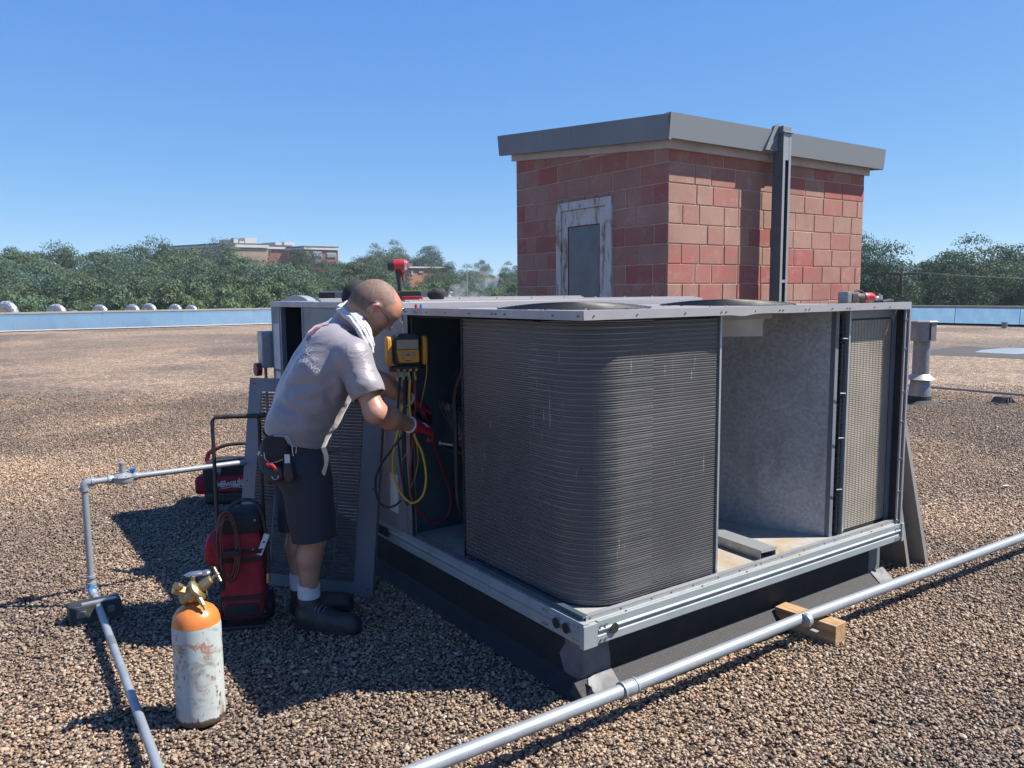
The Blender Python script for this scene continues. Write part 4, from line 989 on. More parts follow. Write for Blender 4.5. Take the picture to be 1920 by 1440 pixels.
for x, z in ((-hw + .03, .54), (hw - .03, .55), (-hw + .035, .395), (hw - .045, .40), (-hw + .10, .545)): m.ball((x, -.096, z), .006)
obj('rivet', m, 'steel', bag)
hc = frame_thing('hose_coil', 'maroon hose coil hanging on the front of the red trolley bag', 'hose', (T0 + T1) / 2 + Vector((0, -.11, .25)), T1 - T0)
m = MB(); pts = []
for k in range(150):
    a = 2 * PI * k / 30; e = 1 + .12 * math.sin(k * .23); pts.append((-.025 + (.045 + .010 * math.sin(k * .17)) * e * math.cos(a), -.025 - .012 * math.sin(k * .31), .20 + .165 * math.sin(a) * e))
m.tube(pts, .0042, 7); obj('hose', m, 'brownhose', hc, smooth=70)
m = MB(); m.box((-.05, -.045, .155), (.03, -.008, .185)); obj('hose_tie', m, 'blackcloth', hc, smooth=None, bevel=.004)
ho = frame_thing('black_hose', 'thick black hose looping over the trolley and hanging beside it', 'hose', (T0 + T1) / 2 + Vector((0, -.05, .25)), T1 - T0)
m = MB(); m.tube(curve([(-.07, -.03, .27), (-.05, -.02, .36), (0, 0, .405), (.07, .01, .41), (.115, 0, .36), (.135, -.01, .25), (.145, -.01, .12), (.14, -.01, .02)], 8), .0095, 10); obj('hose', m, 'black', ho, smooth=70)
obj('hose_end', MB().cyl((.14, -.01, .03), (.138, -.01, -.02), .0115, n=10), 'brass', ho)
lv = frame_thing('small_level', 'small pale blue metal plate with two holes tucked beside the trolley', 'level', (T0 + T1) / 2 + Vector((.128, -.06, .38)), (T1 - T0))
m = MB(); m.box((-.014, 0, 0), (.014, .008, .115), Matrix.Rotation(R(22), 3, 'Y')); obj('plate', m, 'white', lv, smooth=None, bevel=.002)
m = MB(); m.cyl((.005, -.001, .07), (.005, -.003, .07), .005, n=10); m.cyl((-.006, -.001, .035), (-.006, -.003, .035), .005, n=10); obj('plate_hole', m, 'hole', lv)

# ---- tote bag
to0 = G(383, 948, 0); to = frame_thing('tool_tote', 'open black and red fabric tool tote with white lettering behind the pipe', 'tool bag', to0, Vector((1, .10, 0)))
obj('base', softbox((0, 0, 0), (.56, .26, .11), .03, 8, 8, .003, 1), 'black', to, smooth=70)
obj('tote_body', softbox((.0, .0, .07), (.555, .26, .36), .035, 12, 8, .008, 2), 'blackcloth', to, smooth=80)
m = MB(); m.add([(.085, -.020, .115), (.52, -.020, .115), (.52, -.022, .25), (.085, -.022, .24), (.085, .0, .115), (.52, .0, .115), (.52, .0, .25), (.085, .0, .24)], [(0, 1, 2, 3), (4, 7, 6, 5), (0, 4, 5, 1), (1, 5, 6, 2), (2, 6, 7, 3), (3, 7, 4, 0)]); obj('red_panel', m, 'redcloth', to, smooth=None)
obj('side_pouch', softbox((-.075, .03, .08), (.03, .2, .23), .1, 6, 5, .006, 4), 'redcloth', to, smooth=80)
m = MB(); m.tube(curve([(.01, .13, .33), (.015, .13, .40), (.09, .13, .445), (.20, .13, .475), (.36, .13, .475), (.48, .13, .44), (.545, .13, .39), (.55, .13, .33)], 6), .014, 8); obj('handle', m, 'black', to, smooth=70)
m = MB(); m.tube([(.0, .13, .34), (.02, .13, .405), (.10, .13, .45)], .018, 8); m.tube([(.555, .13, .34), (.54, .13, .40), (.47, .13, .445)], .018, 8); obj('handle_grip', m, 'redcloth', to, smooth=70)
m = MB(); m.box((.09, -.024, .275), (.155, -.010, .325)); m.box((.095, -.025, .255), (.11, -.015, .275)); m.box((.13, -.025, .255), (.145, -.015, .275)); obj('buckle', m, 'conduit', to, smooth=None, bevel=.002)
text_obj('lettering', 'Milwaukee', .075, 'white', to, (.235, -.0245, .188), (1, 0, .16), (-.16, 0, 1), shear=.25, bold=.0008, spacing=.85)
text_obj('lettering', 'PACKOUT', .036, 'white', to, (.325, -.0245, .158), (1, 0, .05), (-.05, 0, 1), shear=.2, bold=.0006)
m = MB(); m.prism([(.125, -.0245, .136), (.36, -.0245, .188), (.31, -.0245, .170), (.20, -.0245, .146)], (0, -.0006, 0)); obj('lettering', m, 'white', to, smooth=None)

# ---- digital manifold gauge hanging from the lid edge, with its hoses
gpos = P(763, 655, 4.13)
gx = Vector((.93, .36, 0)).normalized()
mg = frame_thing('manifold_gauge', 'yellow and black digital manifold gauge hooked on the unit edge', 'gauge', gpos, gx)
obj('housing', softbox((-.070, -.012, -.085), (.070, .05, .082), .03, 8, 9, 0), 'black', mg, smooth=60)
m = MB(); m.box((-.058, -.020, .0), (.058, -.012, .052)); obj('display', m, 'screen', mg, smooth=None, bevel=.003)
m = MB(); m.prism([(-.060, -.0205, -.002), (.060, -.0205, -.002), (.060, -.0205, -.068), (-.046, -.0205, -.068)], (0, .010, 0)); kp = obj('keypad', m, 'yellow', mg, smooth=None, bevel=.002)
m = MB()
for i in range(3):
    for s in (-1, 1): m.box((s * .028 - .009, -.023, -.020 - i * .014), (s * .028 + .009, -.0205, -.013 - i * .014))
obj('button', m, 'conduit', kp, smooth=None); obj('button', MB().cyl((0, -.024, -.028), (0, -.020, -.028), .009, n=16), 'bluecap', kp)
obj('printed_mark', MB().box((-.018, -.0212, -.060), (.018, -.0206, -.056)), 'hole', kp)
for s in (-1, 1):
    m = softbox((s * .096 - .013, -.012, -.083), (s * .096 + .013, .045, .068), .02, 6, 7, 0); obj('side_clamp', m, 'yellow', mg, smooth=60)
m = softbox((-.088, -.005, -.118), (.082, .055, -.086), .02, 6, 6, 0); obj('valve_bar', m, 'black', mg, smooth=60)
for k in range(4):
    x = -.055 + .032 * k; m = MB(); m.cyl((x, .01, -.115), (x, .005, -.145), .007, n=8); m.cyl((x, .005, -.143), (x, .0, -.165), .0095, n=6); m.cyl((x, -.018, -.105), (x, -.03, -.107), .008, n=10); obj('hose_fitting', m, 'brass', mg)
m = MB(); m.tube(curve([(-.012, .02, .08), (-.012, .02, .13), (-.025, .02, .15), (-.03, .02, .18), (-.018, .02, .205), (-.004, .03, .212), (0, .05, .20)], 5), .0038, 8); obj('hook', m, 'steel', mg, smooth=70)
def wpath(pts): return [P(x, y, Y) for x, y, Y in pts]
def hose(label, mat, r, pts, name='gauge_hose', grp='hoses of the manifold gauge'):
    ps = curve(wpath(pts), 8); base = ps[len(ps) // 2]; m = MB(); m.tube([p - base for p in ps], r, 9); o = obj(name, m, mat, None, smooth=70); o.location = base
    tag(o, label, 'hose', grp); return o
hose('thick yellow hose hanging from the gauge in one long loop', 'yellowhose', .0062, [(769, 712, 4.11), (768, 760, 4.10), (777, 815, 4.09), (792, 850, 4.08), (799, 895, 4.08), (792, 930, 4.08), (772, 943, 4.1), (752, 925, 4.1), (739, 895, 4.1), (736, 865, 4.1), (740, 835, 4.1), (748, 800, 4.1), (755, 760, 4.1)])
hose('dark blue hose looping out widest to the left of the gauge', 'blackhose', .0062, [(757, 712, 4.10), (760, 770, 4.1), (758, 808, 4.08), (738, 838, 4.1), (715, 870, 4.12), (704, 900, 4.13), (708, 935, 4.13), (722, 950, 4.12), (740, 948, 4.12), (752, 938, 4.12)])
hose('red hose hanging lowest and running into the compressor bay', 'redhose', .0052, [(778, 712, 4.12), (779, 770, 4.13), (774, 830, 4.14), (769, 890, 4.16), (775, 938, 4.2), (797, 972, 4.26), (822, 980, 4.32), (842, 962, 4.36), (845, 930, 4.36), (830, 880, 4.3), (814, 835, 4.22), (808, 815, 4.18)])
hose('straight dark hose hanging just behind the yellow loop', 'blackhose', .007, [(750, 708, 4.13), (746, 760, 4.14), (746, 820, 4.14), (752, 880, 4.14), (760, 935, 4.14), (765, 948, 4.14)])
hose('thick black strap hose hanging straight down the middle', 'black', .011, [(762, 706, 4.15), (758, 780, 4.16), (757, 850, 4.16), (763, 920, 4.16), (768, 942, 4.16)])
hose('thin yellow sensor lead hanging from the right side clamp', 'yellowhose', .0022, [(799, 668, 4.14), (800, 700, 4.14), (793, 740, 4.16), (787, 765, 4.2)], 'sensor_lead')
hose('thin yellow sensor lead hanging from the left side clamp', 'yellowhose', .0018, [(731, 665, 4.14), (735, 700, 4.16), (739, 730, 4.18), (748, 770, 4.2), (765, 835, 4.16), (752, 865, 4.15), (734, 885, 4.15), (731, 915, 4.15)], 'sensor_lead')
hose('thin tan lead dropping between the yellow loop and the red hose', 'yellowhose', .002, [(779, 820, 4.12), (784, 860, 4.12), (779, 890, 4.13), (770, 915, 4.14)], 'sensor_lead')

# ---- power tools on the lid
def U3(u, v, z): return U(u, v, z)
iw = frame_thing('impact_wrench', 'red and black cordless impact wrench standing upright on the unit roof', 'power tool', P(748, 566, 5.3) - Vector((0, 0, .0)), Vector((1, .1, 0)))
iw.location.z = 1.646
zt = 1.68 + (557 - 490) * 5.3 / 1482 - 1.646; s_ = zt / .27
hd = MB(); hd.lathe([(.0, -.070), (.030, -.068), (.036, -.055), (.038, -.03), (.036, -.028), (.037, .02), (.032, .045), (.022, .056), (.012, .058)], (0.012, 0, .232 * s_), 24, (1, 0, .02)); obj('motor_head', hd, 'redplastic', iw, smooth=40)
obj('rear_cap', MB().lathe([(.026, -.078), (.036, -.074), (.040, -.05), (.0395, -.034)], (0.008, 0, .232 * s_), 24, (1, 0, .02)), 'black', iw)
obj('anvil', MB().cyl((.068, 0, .233 * s_), (.092, 0, .233 * s_), .010, n=10), 'steel', iw)
obj('nose_ring', MB().lathe([(.034, .030), (.036, .032), (.033, .046)], (0.012, 0, .232 * s_), 24, (1, 0, .02)), 'steel', iw)
m = MB(); m.tube([(.0, 0, .20 * s_), (.006, 0, .14 * s_), (.012, 0, .08 * s_), (.016, 0, .05 * s_)], [.021, .019, .0185, .022], 12); obj('grip', m, 'black', iw, smooth=60)
m = MB(); m.tube([(.027, 0, .19 * s_), (.034, 0, .16 * s_), (.030, 0, .135 * s_)], [.010, .008, .006], 8); obj('trigger', m, 'redplastic', iw)
obj('battery', softbox((-.045, -.037, 0), (.085, .037, .062), .02, 6, 8, 0), 'black', iw, smooth=50)
m = MB(); m.box((.035, -.039, .012), (.060, .039, .030)); m.box((.066, -.039, .012), (.072, .039, .030)); obj('battery_latch', m, 'redplastic', iw, smooth=None, bevel=.002)
rt_ = frame_thing('battery_pack', 'red and black battery pack with a lime strip beside the impact wrench', 'battery', U(.42, 2.22, ZB + .001), Vector((1, .05, 0)))
m = MB(); m.box((-.04, -.04, 0), (.09, .04, .030)); obj('pack', m, 'redplastic', rt_, smooth=None, bevel=.004)
m = MB(); m.box((-.05, -.035, .032), (.085, .035, .062)); obj('pack_top', m, 'black', rt_, smooth=None, bevel=.004)
m = MB(); m.box((-.045, -.034, .0625), (.08, .034, .067)); obj('lime_strip', m, simple('lime_plastic', (.5, .6, .05), None, .4), rt_, smooth=None)
gl = obj('work_glove', MB().ball((0, 0, .035), (.058, .04, .042), 18, 12), 'blackcloth', None, smooth=80); gl.location = U(.56, 2.10, ZB + .002)
for v in gl.data.vertices: 
    n_ = mnoise.noise(v.co * 22); v.co += v.co.normalized() * .016 * n_ + Vector((0, 0, .4 * .01 * n_)); v.co.z = max(v.co.z, 0)
tag(gl, 'crumpled dark grey work glove lying on the unit roof', 'glove')
cp = obj('crumpled_hat', MB().ball((0, 0, .0), (.10, .10, .11), 20, 12), 'blackcloth', None, smooth=80); cp.location = P(672, 560, 4.75); cp.location.z = ZB + .02
for v in cp.data.vertices: v.co.z = max(v.co.z, -.018)
tag(cp, 'rounded black cap on the unit roof behind the technician', 'cap')
for nm, mt, u, v in (('red', 'redplastic', .018, 1.375), ('blue', 'bluecap', .020, 1.325)):
    o = obj('plastic_plug', MB().lathe([(.008, 0), (.0085, .006), (.0075, .007), (.0075, .018), (.005, .020)], n=12), mt, None); o.location = U(u, v, ZT)
    tag(o, 'tiny %s plastic hose cap standing on the lid edge' % nm, 'cap', 'hose caps on the lid edge')

ct = frame_thing('cordless_ratchet', 'red and black cordless ratchet lying along the right side of the lid', 'power tool', U(1.93, .115, ZT + .030), uR)
A = (1, 0, 0)
obj('battery', softbox((-.040, -.030, -.027), (.0, .030, .034), .0, 6, 9, 0), 'conduit', ct, smooth=50)
obj('battery_body', softbox((-.004, -.032, -.027), (.062, .032, .030), .0, 6, 7, 0), 'black', ct, smooth=50)
obj('red_band', MB().lathe([(.026, 0), (.0275, .002), (.0275, .014), (.026, .016)], (.062, 0, 0), 24, A), 'darkred', ct)
obj('grip', MB().lathe([(.024, 0), (.027, .006), (.026, .05), (.025, .062)], (.076, 0, 0), 24, A), 'black', ct)
obj('collar', MB().lathe([(.025, 0), (.0285, .003), (.0285, .012), (.026, .014)], (.136, 0, 0), 24, A), 'darkred', ct)
obj('motor_body', MB().lathe([(.0265, 0), (.028, .004), (.028, .072), (.024, .09), (.015, .096)], (.15, 0, 0), 28, A), 'redplastic', ct, smooth=40)
obj('ratchet_neck', MB().lathe([(.010, 0), (.009, .03), (.012, .055)], (.245, 0, -.004), 14, A), 'steel', ct)
m = MB(); m.cyl((.312, 0, -.018), (.312, 0, .012), .017, n=16); m.cyl((.312, 0, .012), (.312, 0, .02), .009, n=4); obj('ratchet_head', m, 'steel', ct)
m = MB(); m.tube([(.07, 0, .028), (.09, 0, .040), (.13, 0, .034), (.15, 0, .027)], .006, 8); obj('paddle_switch', m, 'black', ct)
m = MB(); m.box((.175, -.0295, -.008), (.19, -.0275, .008)); m.box((.2, -.0295, -.006), (.214, -.0275, .007)); obj('printed_mark', m, 'darkred', ct, smooth=None)
ks = thing('pocket_knife', 'small black handled blade lying just right of the cordless ratchet', 'knife', U(2.235, .075, ZT + .006), URZ)
m = MB(); m.tube(curve([(-.03, 0, 0), (.02, 0, .006), (.06, .005, .008), (.09, .01, .002)], 6), [.008] * 19, 8); obj('grip', m, 'black', ks)

# ---- wire scrap
m = MB(); m.tube(curve([(-.05, 0, .012), (-.02, .02, .022), (.0, .03, .03), (.008, .06, .042), (-.01, .075, .04), (-.03, .07, .028)], 6), .0025, 6); m.ball((0, .03, .03), .007)
o = obj('wire_scrap', m, 'conduit'); o.location = G(848, 1152, 0); tag(o, 'short bent scrap of wire on the shaded gravel', 'wire')
m = MB(); m.prism([(0, 0, 0), (.06, .01, 0), (.07, .035, 0), (.02, .03, 0)], (0, 0, .004)); o = obj('paper_scrap', m, 'white', None, smooth=None); o.location = G(1880, 912, .014); tag(o, 'small white scrap lying on the gravel at the far right', 'litter')

# ============================================================ RIGHT REAR ROOF
vs_ = thing('vent_stack', 'galvanised flue stack with drum cap standing right of the unit', 'flue', (6.13, 11.8, 0))
obj('tar_base', MB().lathe([(.36, -.02), (.26, .015), (.17, .05), (.165, .11), (.15, .12)], n=28), 'membrane', vs_)
obj('flashing_cone', MB().lathe([(.162, .10), (.155, .16), (.128, .36), (.125, .37)], n=28), 'duct', vs_)
obj('storm_collar', MB().lathe([(.205, .355), (.207, .36), (.13, .43), (.118, .44)], n=28), simple('pale_collar', (.5, .48, .44), None, .5, .3), vs_)
obj('pipe', MB().lathe([(.118, .38), (.115, .95)], n=28), 'duct', vs_)
obj('cap_drum', MB().lathe([(.12, .93), (.195, .935), (.195, 1.21), (.19, 1.212)], n=8), 'duct', vs_, smooth=None)
obj('cap_lid', MB().lathe([(.215, 1.212), (.217, 1.218), (.19, 1.235)], n=8), 'duct', vs_, smooth=None)
m = MB(); m.box((.0, -.197, .95), (.03, -.178, 1.20)); obj('cap_slot', m, 'dark', vs_, smooth=None)
cp0 = G(1700, 722, .13); cp1 = G(1960, 744, .13)
cd = thing('thin_pipe', 'thin grey pipe crossing the gravel behind the flue stack', 'pipe', cp0 * 1.0)
m = MB(); m.tube([cp0 + (cp0 - cp1) * .25, cp0, cp1, cp1 + (cp1 - cp0) * 1.2], .019, 10); obj('pipe', m, 'conduit', cd, world=True)
sp_ = G(1888, 757, 0); t = thing('moulded_pipe_support', 'small black moulded pipe foot under the thin pipe', 'pipe support', sp_, R(15))
m = MB(); m.prism([(-.16, 0, 0), (.16, 0, 0), (.15, 0, .015), (.08, 0, .095), (-.07, 0, .095), (-.14, 0, .015)], (0, .16, 0)); m.box((-.2, -.03, 0), (.2, .19, .012)); obj('foot', m, 'black', t, smooth=None)
m = MB(); 
for x in (.0, .05): m.box((x, -.012, .02), (x + .02, .0, .085))
obj('foot_rib', m, 'conduit', t, smooth=None)
# cast shadow and damp painted as one dark patch round a puddle (setting)
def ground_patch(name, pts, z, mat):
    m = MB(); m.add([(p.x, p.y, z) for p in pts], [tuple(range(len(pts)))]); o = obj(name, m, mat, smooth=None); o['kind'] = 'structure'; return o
shadow_wet = simple('painted_shadow_wet_gravel', (.05, .047, .045), (.075, .07, .066), .9, 0, 3, .5, 40)
ground_patch('shadow_wet_patch', [G(x, y) for x, y in ((1735, 657), (1790, 650), (1815, 648), (1850, 652), (1900, 651), (1960, 648), (2040, 655), (2040, 678), (1920, 673), (1830, 668), (1745, 665))], -.006, shadow_wet)
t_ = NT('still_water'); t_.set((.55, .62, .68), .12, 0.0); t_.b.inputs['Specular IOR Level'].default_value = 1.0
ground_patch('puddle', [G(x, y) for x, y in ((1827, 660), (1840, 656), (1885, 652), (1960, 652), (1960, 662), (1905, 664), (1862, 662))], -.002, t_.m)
m = MB(); m.cyl((0, 0, 0), (0, 0, .22), .11, n=12); m.cyl((0, 0, .22), (0, 0, .26), .13, n=12); o = obj('roof_drain', m, 'conduit'); o.location = G(1883, 615, 0); tag(o, 'small dark roof drain at the foot of the right parapet', 'drain')

# ---- goose-neck vents beyond the parapet
def gooseneck(px_, py_, Y, w_px, label, quarter=False):
    c = P(px_, py_, Y); Rm = w_px / 2 * Y / F * .66; rr = w_px / 2 * Y / F * .36; t = thing('gooseneck_vent', label, 'vent', (c.x, c.y, -.9), R(-10), 'silver goose-neck vents beyond the parapet')
    zc = c.z + .9 - .35; m = MB(); pts = [(-Rm, 0, 0.02), (-Rm, 0, zc)]; n_ = 9
    for k in range(1, n_): a = PI - PI * k / n_ ; pts.append((Rm * math.cos(a), 0, zc + Rm * 1.0 * math.sin(a)))
    pts += [(Rm, 0, zc), (Rm, 0, zc - .15)]
    m.tube(pts, rr, 14); obj('duct', m, 'galv', t, smooth=22)
    m = MB()
    for k in range(1, n_, 1):
        a = PI - PI * k / n_; d = Vector((math.cos(a), 0, math.sin(a))); m.lathe([(rr * 1.03, -.02), (rr * 1.03, .02)], (Rm * d.x, 0, zc + Rm * d.z), 14, (-d.z, 0, d.x))
    obj('duct_seam', m, 'steel', t)
    obj('duct_mouth', MB().lathe([(rr * 1.08, 0), (rr * 1.08, .06)], (Rm, 0, zc - .2), 14), 'steel', t)
gooseneck(12, 577, 50, 46, 'largest silver goose-neck vent, cut by the left picture edge')
gooseneck(106, 580, 53, 40, 'second silver goose-neck vent from the left, low behind the coping')
gooseneck(140, 584, 60, 22, 'smallest silver goose-neck vent, barely showing over the coping')
gooseneck(187, 578, 54, 33, 'silver goose-neck vent standing alone left of the pair')
gooseneck(248, 577, 56, 31, 'left vent of the touching goose-neck pair')
gooseneck(279, 575, 57, 31, 'right vent of the touching goose-neck pair')
gooseneck(328, 575, 58, 28, 'silver goose-neck vent second from the right end')
gooseneck(358, 576, 59, 26, 'rightmost silver goose-neck vent of the row')
# half-round hood and distant rooftop boxes on this roof
h0 = P(553, 565, 32); t = thing('barrel_hood', 'silver half round exhaust hood on the roof behind the unit', 'vent', (h0.x, h0.y, 0), R(-5))
m = MB(); n_ = 12; pr = [(.62 * math.cos(PI * k / n_), .0, 1.30 + .42 * math.sin(PI * k / n_)) for k in range(n_ + 1)]
m.prism([(x * 1.0, 0, z) for x, y, z in pr], (0, 1.0, 0)); obj('hood', m, 'galv', t, smooth=40)
m = MB(); m.box((-.55, .05, 0), (.55, .95, 1.3)); obj('curb', m, 'galv', t, smooth=None)
h0 = P(630, 557, 26); t = thing('distant_rooftop_unit', 'dark grey boxy rooftop unit far behind the technician', 'air conditioner', (h0.x, h0.y, 0), R(4))
m = MB(); m.box((-.55, 0, .2), (-.05, 1.2, 1.80)); obj('cabinet', m, 'dark', t, smooth=None)
m = MB(); m.box((-.04, 0, .2), (.75, 1.3, 1.83)); obj('cabinet', m, 'cabinet', t, smooth=None)
m = MB(); m.box((-.6, -.05, 0), (.8, 1.35, .2)); obj('curb', m, 'membrane', t, smooth=None)
m = MB(); m.box((-.58, -.03, 1.80), (.78, 1.33, 1.85)); obj('lid', m, 'fascia', t, smooth=None)
h0 = P(822, 560, 22); t = thing('pale_roof_box', 'long low pale roof box just past the unit top', 'roof box', (h0.x, h0.y, 0), R(2))
m = MB(); m.box((-.5, 0, 0), (.28, 2.0, 1.74)); obj('box', m, 'fascia', t, smooth=None); m = MB(); m.box((-.54, -.04, 1.74), (.32, 2.05, 1.78)); obj('lid', m, 'fascia', t, smooth=None)

# ============================================================ PERSON (signed distance bodies -> continuous meshes)
def V_(p): return np.array(p, float)
def cap(a, b, r0, r1, k=.02, flat=None, fs=1.0): return ('c', V_(a), V_(b), r0, r1, k, None if flat is None else V_(Vector(flat).normalized()), fs)
def ell(c, ax, r, k=.02): return ('e', V_(c), np.array([list(Vector(a).normalized()) for a in ax]), V_(r), k)
def sdf(pr, p):
    d = None
    for q in pr:
        if q[0] == 'c':
            _, a, b, r0, r1, k, fl, fs = q; pa_ = p - a; ba = b - a; t = np.clip(pa_ @ ba / (ba @ ba), 0, 1); o = pa_ - t[:, None] * ba
            if fl is not None: c = o @ fl; o = o + np.outer(c * (fs - 1), fl)
            e = np.linalg.norm(o, axis=1) - (r0 + (r1 - r0) * t)
        else:
            _, c, ax, r, k = q; l = (p - c) @ ax.T; k0 = np.linalg.norm(l / r, axis=1); k1 = np.linalg.norm(l / r ** 2, axis=1) + 1e-9; e = k0 * (k0 - 1) / k1
        if d is None: d = e
        else: h = np.maximum(k - np.abs(d - e), 0) / k; d = np.minimum(d, e) - h * h * k * .25
    return d
def grad(pr, p, e=.0008):
    g = np.zeros_like(p)
    for i in range(3): o = np.zeros(3); o[i] = e; g[:, i] = (sdf(pr, p + o) - sdf(pr, p - o)) / (2 * e)
    return g
def sdf_mesh(name, pr, voxel, disp=None, it=6):
    m = MB()
    for q in pr:
        if q[0] == 'c':
            a, b = Vector(q[1]), Vector(q[2]); r0_, r1_ = q[3], q[4]
            if q[6] is not None and q[7] > 1: pass
            m.ball(a, r0_ * .97, 14, 10); m.ball(b, r1_ * .97, 14, 10); m.cyl(a, b, r0_ * .97, r1_ * .97, n=14)
        else:
            ax = q[2]; Mx = Matrix((Vector(ax[0]), Vector(ax[1]), Vector(ax[2]))).transposed(); m.ball(Vector(q[1]), tuple(q[3] * .98), 20, 14, Mx)
    me = bpy.data.meshes.new('tmp'); me.from_pydata(m.v, [], m.f); o = bpy.data.objects.new('tmp', me); C.objects.link(o)
    md = o.modifiers.new('r', 'REMESH'); md.mode = 'VOXEL'; md.voxel_size = voxel
    dg = bpy.context.evaluated_depsgraph_get(); dg.update(); me2 = bpy.data.meshes.new_from_object(o.evaluated_get(dg)); bpy.data.objects.remove(o); bpy.data.meshes.remove(me)
    n = len(me2.vertices); p = np.empty(n * 3); me2.vertices.foreach_get('co', p); p = p.reshape(-1, 3)
    for _ in range(it):
        d = sdf(pr, p); g = grad(pr, p); g2 = (g * g).sum(1); p = p - (np.clip(d, -.03, .03) / np.maximum(g2, .2))[:, None] * g
    if disp is not None:
        g = grad(pr, p); g /= np.linalg.norm(g, axis=1)[:, None] + 1e-9; p = p + g * disp(p)[:, None]
    me2.vertices.foreach_set('co', p.astype('f').ravel()); me2.name = name
    bm = bmesh.new(); bm.from_mesh(me2); 
    for _ in range(2): bmesh.ops.smooth_vert(bm, verts=bm.verts, factor=.35, use_axis_x=True, use_axis_y=True, use_axis_z=True)
    for f in bm.faces: f.smooth = True
    bm.to_mesh(me2); bm.free(); return me2
def cut(me, co, no):
    "remove what lies on the +no side of the plane"
    bm = bmesh.new(); bm.from_mesh(me); bmesh.ops.bisect_plane(bm, geom=bm.verts[:] + bm.edges[:] + bm.faces[:], plane_co=Vector(co), plane_no=Vector(no), clear_outer=True); bm.to_mesh(me); bm.free()
def cut_local(me, co, no, rad):
    "the same, only within rad of co"
    co = Vector(co); no = Vector(no).normalized(); bm = bmesh.new(); bm.from_mesh(me)
    near = [f for f in bm.faces if (f.calc_center_median() - co).length < rad]; es = {e for f in near for e in f.edges}; vs = {v for f in near for v in f.verts}
    bmesh.ops.bisect_plane(bm, geom=list(vs) + list(es) + near, plane_co=co, plane_no=no)
    dl = [f for f in bm.faces if (f.calc_center_median() - co).length < rad and (f.calc_center_median() - co).dot(no) > 1e-5]
    bmesh.ops.delete(bm, geom=dl, context='FACES'); bm.to_mesh(me); bm.free()

RHi, LHi = P(566, 872, 3.86), P(550, 868, 4.06)
RK, LK = P(588, 1008, 3.86), P(562, 990, 4.06)
RA, LA = P(580, 1132, 3.885), P(565, 1112, 4.05)
RS, LS = P(663, 668, 3.79), P(632, 632, 4.13)
RE, LE = P(704, 775, 3.72), P(690, 703, 4.20)
RW, LW = P(770, 797, 3.97), P(768, 751, 4.22)
side_p = Vector((.16, -.98, 0)).normalized()          # his right, at the hips
side_c = Vector((.40, -.91, .0)).normalized()         # his right, at the chest
pel, wai, lum, che, upb = P(556, 845, 3.95), P(560, 795, 3.95), P(580, 742, 3.95), P(606, 695, 3.95), P(622, 655, 3.97)
nb = P(650, 604, 3.99)
Hc = P(702, 577, 3.96); hs = 1 / 375.0
hf = (P(702 + 63, 577 + 78, 3.96) - Hc).normalized(); hs_ = Vector((.12, -.99, -.05)); hs_ = (hs_ - hf * hs_.dot(hf)).normalized(); hu = hs_.cross(hf).normalized()
if hu.z < 0: hu = -hu
def HP(f, u, s=0): return Hc + hf * f + hu * u + hs_ * s
ax = (hf, hu, hs_)
head = [ell(HP(-.014, .030), ax, (.118, .105, .088), .02), ell(HP(-.045, -.005), ax, (.085, .085, .082), .03), ell(HP(.045, .045), ax, (.068, .075, .078), .03),
        ell(HP(.045, -.035), ax, (.065, .068, .062), .03), cap(HP(.072, -.070, .022), HP(.082, -.080, 0), .026, .024, .03), cap(HP(.072, -.070, -.022), HP(.082, -.080, 0), .026, .024, .03),
        cap(HP(.01, -.045, .058), HP(.068, -.072, .03), .020, .020, .03), cap(HP(.01, -.045, -.058), HP(.068, -.072, -.03), .020, .020, .03),
        ell(HP(.085, .047), ax, (.022, .016, .055), .02), cap(HP(.098, .028), HP(.122, -.004), .010, .0145, .012), ell(HP(.108, -.006, .013), ax, (.012, .009, .009), .008), ell(HP(.108, -.006, -.013), ax, (.012, .009, .009), .008),
        ell(HP(.068, .0, .042), ax, (.03, .026, .024), .03), ell(HP(.068, .0, -.042), ax, (.03, .026, .024), .03),
        ell(HP(.100, -.034), ax, (.012, .006, .024), .008), ell(HP(.098, -.046), ax, (.012, .006, .021), .008)]
neck = [cap(nb + Vector((-.01, 0, -.05)), HP(-.045, -.05), .072, .064, .04), cap(HP(-.01, -.05), nb + Vector((.07, -.02, -.035)), .052, .055, .04)]
ears = []
for s in (1, -1):
    e0 = HP(.010, .006, .086 * s)
    ears += [cap(e0 + hu * .024 - hf * .004, e0 + hu * .028 + hf * .010, .006, .0055, .006), cap(e0 + hu * .024 - hf * .004 + hs_ * s * .01, e0 + hu * .004 - hf * .012 + hs_ * s * .010, .006, .006, .006),
             cap(e0 + hu * .004 - hf * .012 + hs_ * s * .01, e0 - hu * .022 + hf * .004, .006, .007, .006), ell(e0 + hs_ * s * .001, (hf, hu, hs_), (.014, .024, .006), .006)]
def torso(g=0.0):
    t = []
    for s in (1, -1):
        t += [cap(pel + side_p * .062 * s, wai + side_p * .06 * s, .125 + g, .122 + g, .06), cap(wai + side_p * .06 * s, lum + side_c * .062 * s, .122 + g, .120 + g, .06),
              cap(lum + side_c * .065 * s, che + side_c * .075 * s, .122 + g, .124 + g, .06), cap(che + side_c * .08 * s, upb + side_c * .085 * s, .122 + g, .105 + g, .06)]
    t += [cap(upb + side_c * .08, RS + Vector((-.01, 0, 0)), .095 + g, .070 + g, .05), cap(upb - side_c * .08, LS, .095 + g, .070 + g, .05), cap(upb, nb + Vector((-.015, 0, -.05)), .10 + g, .068 + g * .5, .05), cap(nb + Vector((-.015, 0, -.05)), nb + (HP(-.045, -.05) - nb) * .4, .066 + g * .3, .060 + g * .3, .03)]
    return t
